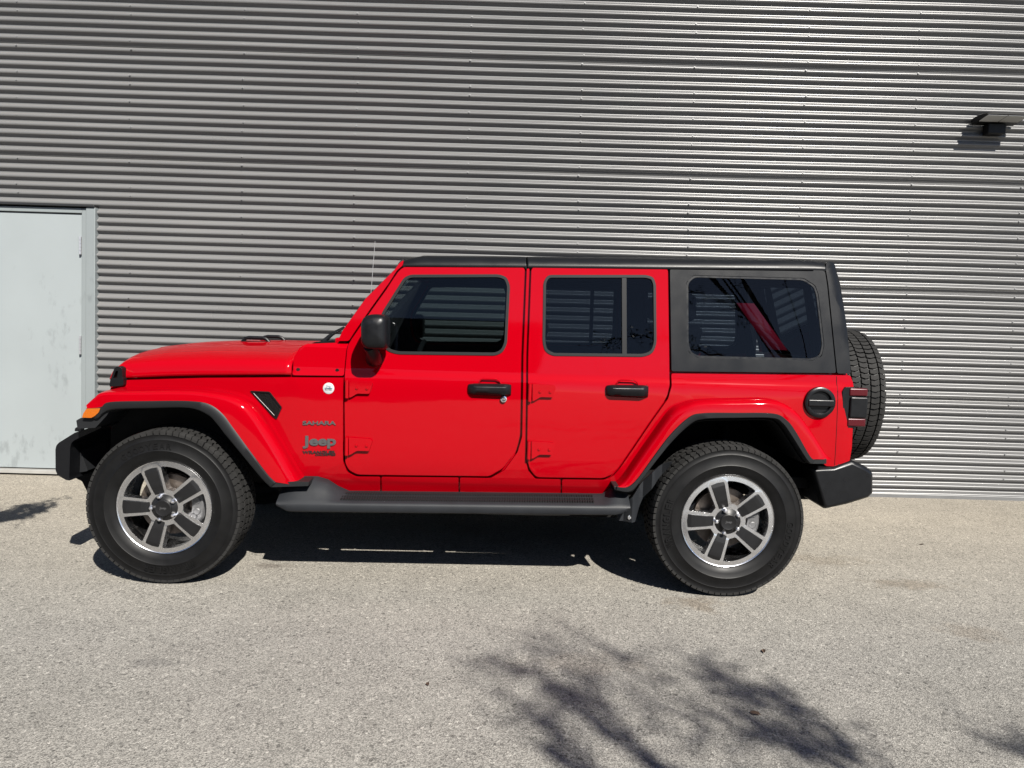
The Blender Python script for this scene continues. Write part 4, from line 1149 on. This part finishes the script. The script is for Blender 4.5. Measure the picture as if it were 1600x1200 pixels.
for xw, tx_ in ((-1.481, ((105, 'GOODYEAR'), (275, 'WRANGLER'))), (1.528, ((-22, 'GOODYEAR'), (182, 'WRANGLER')))):
    w = wheel('wheel', xw, WR + .001, texts=tx_)
    # far wheel: the same wheel turned about
    c = w.copy(); COL.objects.link(c); c.location = (xw, HW, WR + .001); c.rotation_euler = (0, 0, pi)
    for ch in w.children:
        d = ch.copy(); COL.objects.link(d); d.parent = c
sx0, sz0 = P(1352, 618.5, .82)
spx = P(1383.5, 618, .46)[0]
s = wheel('spare_wheel', 0, 0, texts=((90, 'GOODYEAR'), (270, 'WRANGLER')), cal=False)
s.rotation_euler = (0, 0, pi / 2)
s.location = (spx, .84 - HW, sz0)
box('spare_carrier', tx, spx - .20, .84 - HW - .12, .84 - HW + .12, sz0 - .12, sz0 + .12, DARK, car, bevel=.01)

# ------------------------------------------------------------------ tree behind the photographer (its shadow and reflection are in view), added shade caster at left
BARK = mat('bark', (.10, .08, .06), .9, noise=(14, .3), bump=(40, .02, .6))
LEAF = mat('leaf_green', (.055, .075, .02), .6, noise=(2, .35))
def leaf_quads(bm, c, n, spread, size, rnd):
    for _ in range(n):
        p = c + Vector((rnd.gauss(0, spread), rnd.gauss(0, spread), rnd.gauss(0, spread * .8)))
        d = Vector((rnd.uniform(-1, 1), rnd.uniform(-1, 1), rnd.uniform(-.8, .4))).normalized()
        s_ = d.cross(Vector((rnd.uniform(-1, 1), rnd.uniform(-1, 1), 1))).normalized()
        L = size * rnd.uniform(.6, 1.2); w = L * .32
        v = [bm.verts.new(q) for q in (p, p + d * L * .5 + s_ * w, p + d * L, p + d * L * .5 - s_ * w)]
        bm.faces.new(v)
def tree(name, label, base, limbs, seed, leaf=.09, nleaf=9, spread=.16, twig_leaf=.55):
    rnd = random.Random(seed)
    root = empty(name, label, 'tree', base)
    tb, lb = bmesh.new(), bmesh.new()
    def grow(p, d, L, r, lev):
        pts = [p]; rad = [r]; q = p.copy(); dd = d.copy(); n = 6
        for i in range(n):
            dd = (dd + Vector((rnd.uniform(-.16, .16), rnd.uniform(-.16, .16), rnd.uniform(-.10, .14)))).normalized()
            q = q + dd * (L / n); pts.append(q.copy()); rad.append(r * (1 - .75 * (i + 1) / n) + .002)
        bm_tube(tb, pts, rad, 8 if lev < 2 else 5, cap=False)
        if lev >= 3:
            for p_ in pts[2:]:
                if rnd.random() < twig_leaf: leaf_quads(lb, p_, nleaf, spread, leaf, rnd)
            return
        for i in range(2, n + 1):
            for _ in range(2 if lev < 2 else 1):
                if rnd.random() < .78:
                    ax = Vector((rnd.uniform(-1, 1), rnd.uniform(-1, 1), rnd.uniform(-.3, 1))).normalized()
                    nd = (dd * .75 + ax * .75).normalized()
                    grow(pts[i], nd, L * rnd.uniform(.42, .62), rad[i] * .62, lev + 1)
    tp = Vector((0, 0, 0)); h0 = limbs[0]
    bm_tube(tb, [(0, 0, -.1), (.02, .01, h0 * .5), (.0, 0, h0)], [.13, .10, .085], 12, cap=False)
    for (dx, dy, dz, L, r) in limbs[1]:
        grow(Vector((0, 0, h0 - .1)), Vector((dx, dy, dz)).normalized(), L, r, 1)
    from_bm('trunk', tb, BARK, root, sharp=60, recalc=False); from_bm('crown', lb, LEAF, root, sharp=None, recalc=False)
    return root

def G(px_, py_):
    d = ray(px_, py_); t = -CAM.z / d.z
    return CAM + d * t
SH = Vector((.49, -.98, 1.0))
def shade_tree(name, label, base, top_h, limbs, seed, leaf, per_twig, twigs, spread, fill=()):
    """a trunk with limbs; each limb is a list of (ground point its shade falls on, height)"""
    rnd = random.Random(seed); root = empty(name, label, 'tree', base); B = Vector(base)
    tb, lb = bmesh.new(), bmesh.new()
    bm_tube(tb, [(0, 0, -.1), (.04, .02, top_h * .5), (0, 0, top_h), (-.05, .1, top_h + .5)], [.13, .105, .09, .03], 14, cap=False)
    for spec, dens, r0 in limbs:
        pts = [Vector((0, 0, top_h - .2 + rnd.uniform(-.3, .3)))]
        for c_ in spec: pts.append(c_ - B if isinstance(c_, Vector) else G(c_[0], c_[1]) + SH * c_[2] - B)
        pts = smooth(pts, 6)
        n = len(pts)
        pts = [p + Vector((rnd.gauss(0, .02), rnd.gauss(0, .02), rnd.gauss(0, .02))) if 0 < i < n - 1 else p for i, p in enumerate(pts)]
        bm_tube(tb, pts, [r0 * (1 - .85 * i / (n - 1)) for i in range(n)], 8, cap=False)
        for i in range(4, n):
            for _ in range(int(twigs * (.6 if i < n * .5 else 1))):
                d = (pts[i] - pts[i - 1]).normalized()
                d = (d * .7 + Vector((rnd.gauss(0, .5), rnd.gauss(0, .5), rnd.gauss(0, .35)))).normalized()
                L = rnd.uniform(.12, .45); q = [pts[i]]
                for k_ in range(4): q.append(q[-1] + (d + Vector((rnd.gauss(0, .25), rnd.gauss(0, .25), rnd.gauss(0, .25)))).normalized() * L / 4)
                bm_tube(tb, q, [.006, .005, .004, .003, .002], 4, cap=False)
                if rnd.random() < dens:
                    for p_ in q[1:]: leaf_quads(lb, p_, per_twig, spread, leaf, rnd)
    for (u, v, h, n_, sp) in fill:
        leaf_quads(lb, G(u, v) + SH * h - B, n_, sp, leaf, rnd)
    from_bm('trunk', tb, BARK, root, sharp=60, recalc=False); from_bm('crown', lb, LEAF, root, sharp=None, recalc=False)
    return root
shade_tree('street_tree', 'sparse leafy tree whose branches shade the asphalt at lower right', (6.0, -5.2, 0), 3.0, [
    ([(1480, 1290, 4.3), (1350, 1195, 4.6), (1255, 1120, 4.9), (1165, 1078, 5.1), (1105, 1062, 5.2)], .20, .026),
    ([(1380, 1230, 4.3), (1270, 1180, 4.6), (1180, 1150, 4.8), (1090, 1138, 5.0)], .10, .018),
    ([(1260, 1330, 4.4), (1060, 1225, 4.9), (965, 1130, 5.2), (905, 1055, 5.5), (862, 1000, 5.7)], .03, .026),
    ([(1090, 1240, 4.9), (1035, 1150, 5.2), (1010, 1070, 5.4), (985, 1025, 5.6)], .05, .018),
    ([(1010, 1175, 5.0), (930, 1105, 5.3), (860, 1070, 5.5), (800, 1048, 5.6)], .07, .018),
    ([(1050, 1300, 4.8), (930, 1200, 5.0), (860, 1135, 5.2), (825, 1100, 5.4)], .08, .024),
    ([(1750, 1260, 4.4), (1610, 1180, 4.8), (1590, 1160, 5.0)], .02, .010),
    ([Vector((5.2, -5.2, 3.5)), Vector((4.4, -5.1, 3.7)), Vector((3.5, -5.1, 3.9)), Vector((2.7, -5.2, 4.1)), Vector((2.0, -5.3, 4.0))], .55, .03),
    ([Vector((5.4, -5.0, 3.8)), Vector((4.8, -5.0, 4.4)), Vector((4.2, -5.1, 4.8)), Vector((3.6, -5.1, 5.0))], .12, .025),
    ([Vector((5.0, -5.3, 3.3)), Vector((4.2, -5.5, 3.5)), Vector((3.3, -5.5, 3.4)), Vector((2.2, -5.6, 3.5))], .7, .025)], 3, .065, 2, 3, .05,
    fill=[(1175, 1080, 5.0, 18, .10), (1215, 1098, 4.9, 30, .09), (1250, 1118, 4.85, 30, .07), (1140, 1068, 5.1, 15, .09), (1300, 1155, 4.7, 12, .08), (1225, 1140, 4.8, 10, .08), (850, 1120, 5.2, 5, .10)])
def in_poly(x, y, pl):
    c = False
    for i in range(len(pl)):
        (x0, y0), (x1, y1) = pl[i - 1], pl[i]
        if (y0 > y) != (y1 > y) and x < (x1 - x0) * (y - y0) / (y1 - y0) + x0: c = not c
    return c
TIP = [(96, 788.5), (90, 787), (38, 786), (22, 792), (0, 800), (-200, 850), (-200, 862), (0, 816), (42, 809), (67, 799)]  # made-up caster: leaves fill this outline to throw the far-left shadow
rt_ = random.Random(4); fl_ = []
while len(fl_) < 1500:
    u, v = rt_.uniform(-200, 96), rt_.uniform(785, 862)
    if in_poly(u, v, TIP): fl_.append((u, v, 2.85 + rt_.uniform(-.06, .06), 1, .001))
shade_tree('left_shade_caster', 'added leafy stand-in for the unseen caster of the shade on the asphalt at far left', (-6.2, 1.6, 0), 2.5, [
    ([(-300, 868, 2.7), (-120, 836, 2.8), (-20, 810, 2.85), (30, 799, 2.86)], 1.0, .018),
    ([Vector((-6.4, 1.2, 3.3)), Vector((-6.7, .9, 4.0)), Vector((-6.8, .8, 4.6))], 1.0, .05), ([Vector((-6.8, 1.9, 3.1)), Vector((-7.4, 1.5, 3.7))], 1.0, .04)], 8, .055, 2, 1, .02, fill=fl_)
# a few dry leaves on the asphalt
LB = mat('dry_leaf', (.10, .055, .03), .8)
for i, (a, b) in enumerate(((1193, 1019), (668, 1071), (1180, 1117), (1440, 852))):
    bm = bmesh.new(); rn = random.Random(i)
    L = .015 + .008 * rn.random()
    ps = [(-L, 0, .004), (-L * .4, L * .4, .010), (L * .4, L * .34, .012), (L, 0, .006), (L * .4, -L * .38, .008), (-L * .4, -L * .4, .005)]
    c0 = bm.verts.new((0, 0, .003)); vv = [bm.verts.new(p) for p in ps]
    for k_ in range(6): bm.faces.new((c0, vv[k_], vv[(k_ + 1) % 6]))
    lf = from_bm('fallen_leaf', bm, LB); p = G(a, b); lf.location = (p.x, p.y, 0.001); lf.rotation_euler = (0, 0, rn.uniform(0, 6))
    tag(lf, 'small dry brown leaf lying on the asphalt', 'leaf', 'dry leaves scattered over the asphalt')

# dark building across the lot, behind the photographer, mirrored in glass and paint
ob = empty('brick_building', 'flat-roofed dark building across the lot mirrored in the front door glass', 'building', (-13.0, -19, 0))
BRK = mat('brown_brick', (.13, .09, .07), .85, noise=(3, .2))
box('wall', -16, 14.4, -5, 5, -.2, 6.65, BRK, ob, bevel=0)
box('roof', -16.2, 14.6, -5.2, 5.2, 6.65, 6.95, mat('roof_edge', (.12, .12, .12), .7), ob, bevel=.02)
for i in range(9):
    box('window', -14 + i * 3.1, -12.3 + i * 3.1, 4.97, 5.03, 1.4, 3.6, mat('far_pane', (.03, .04, .05), .08), ob, bevel=.01)
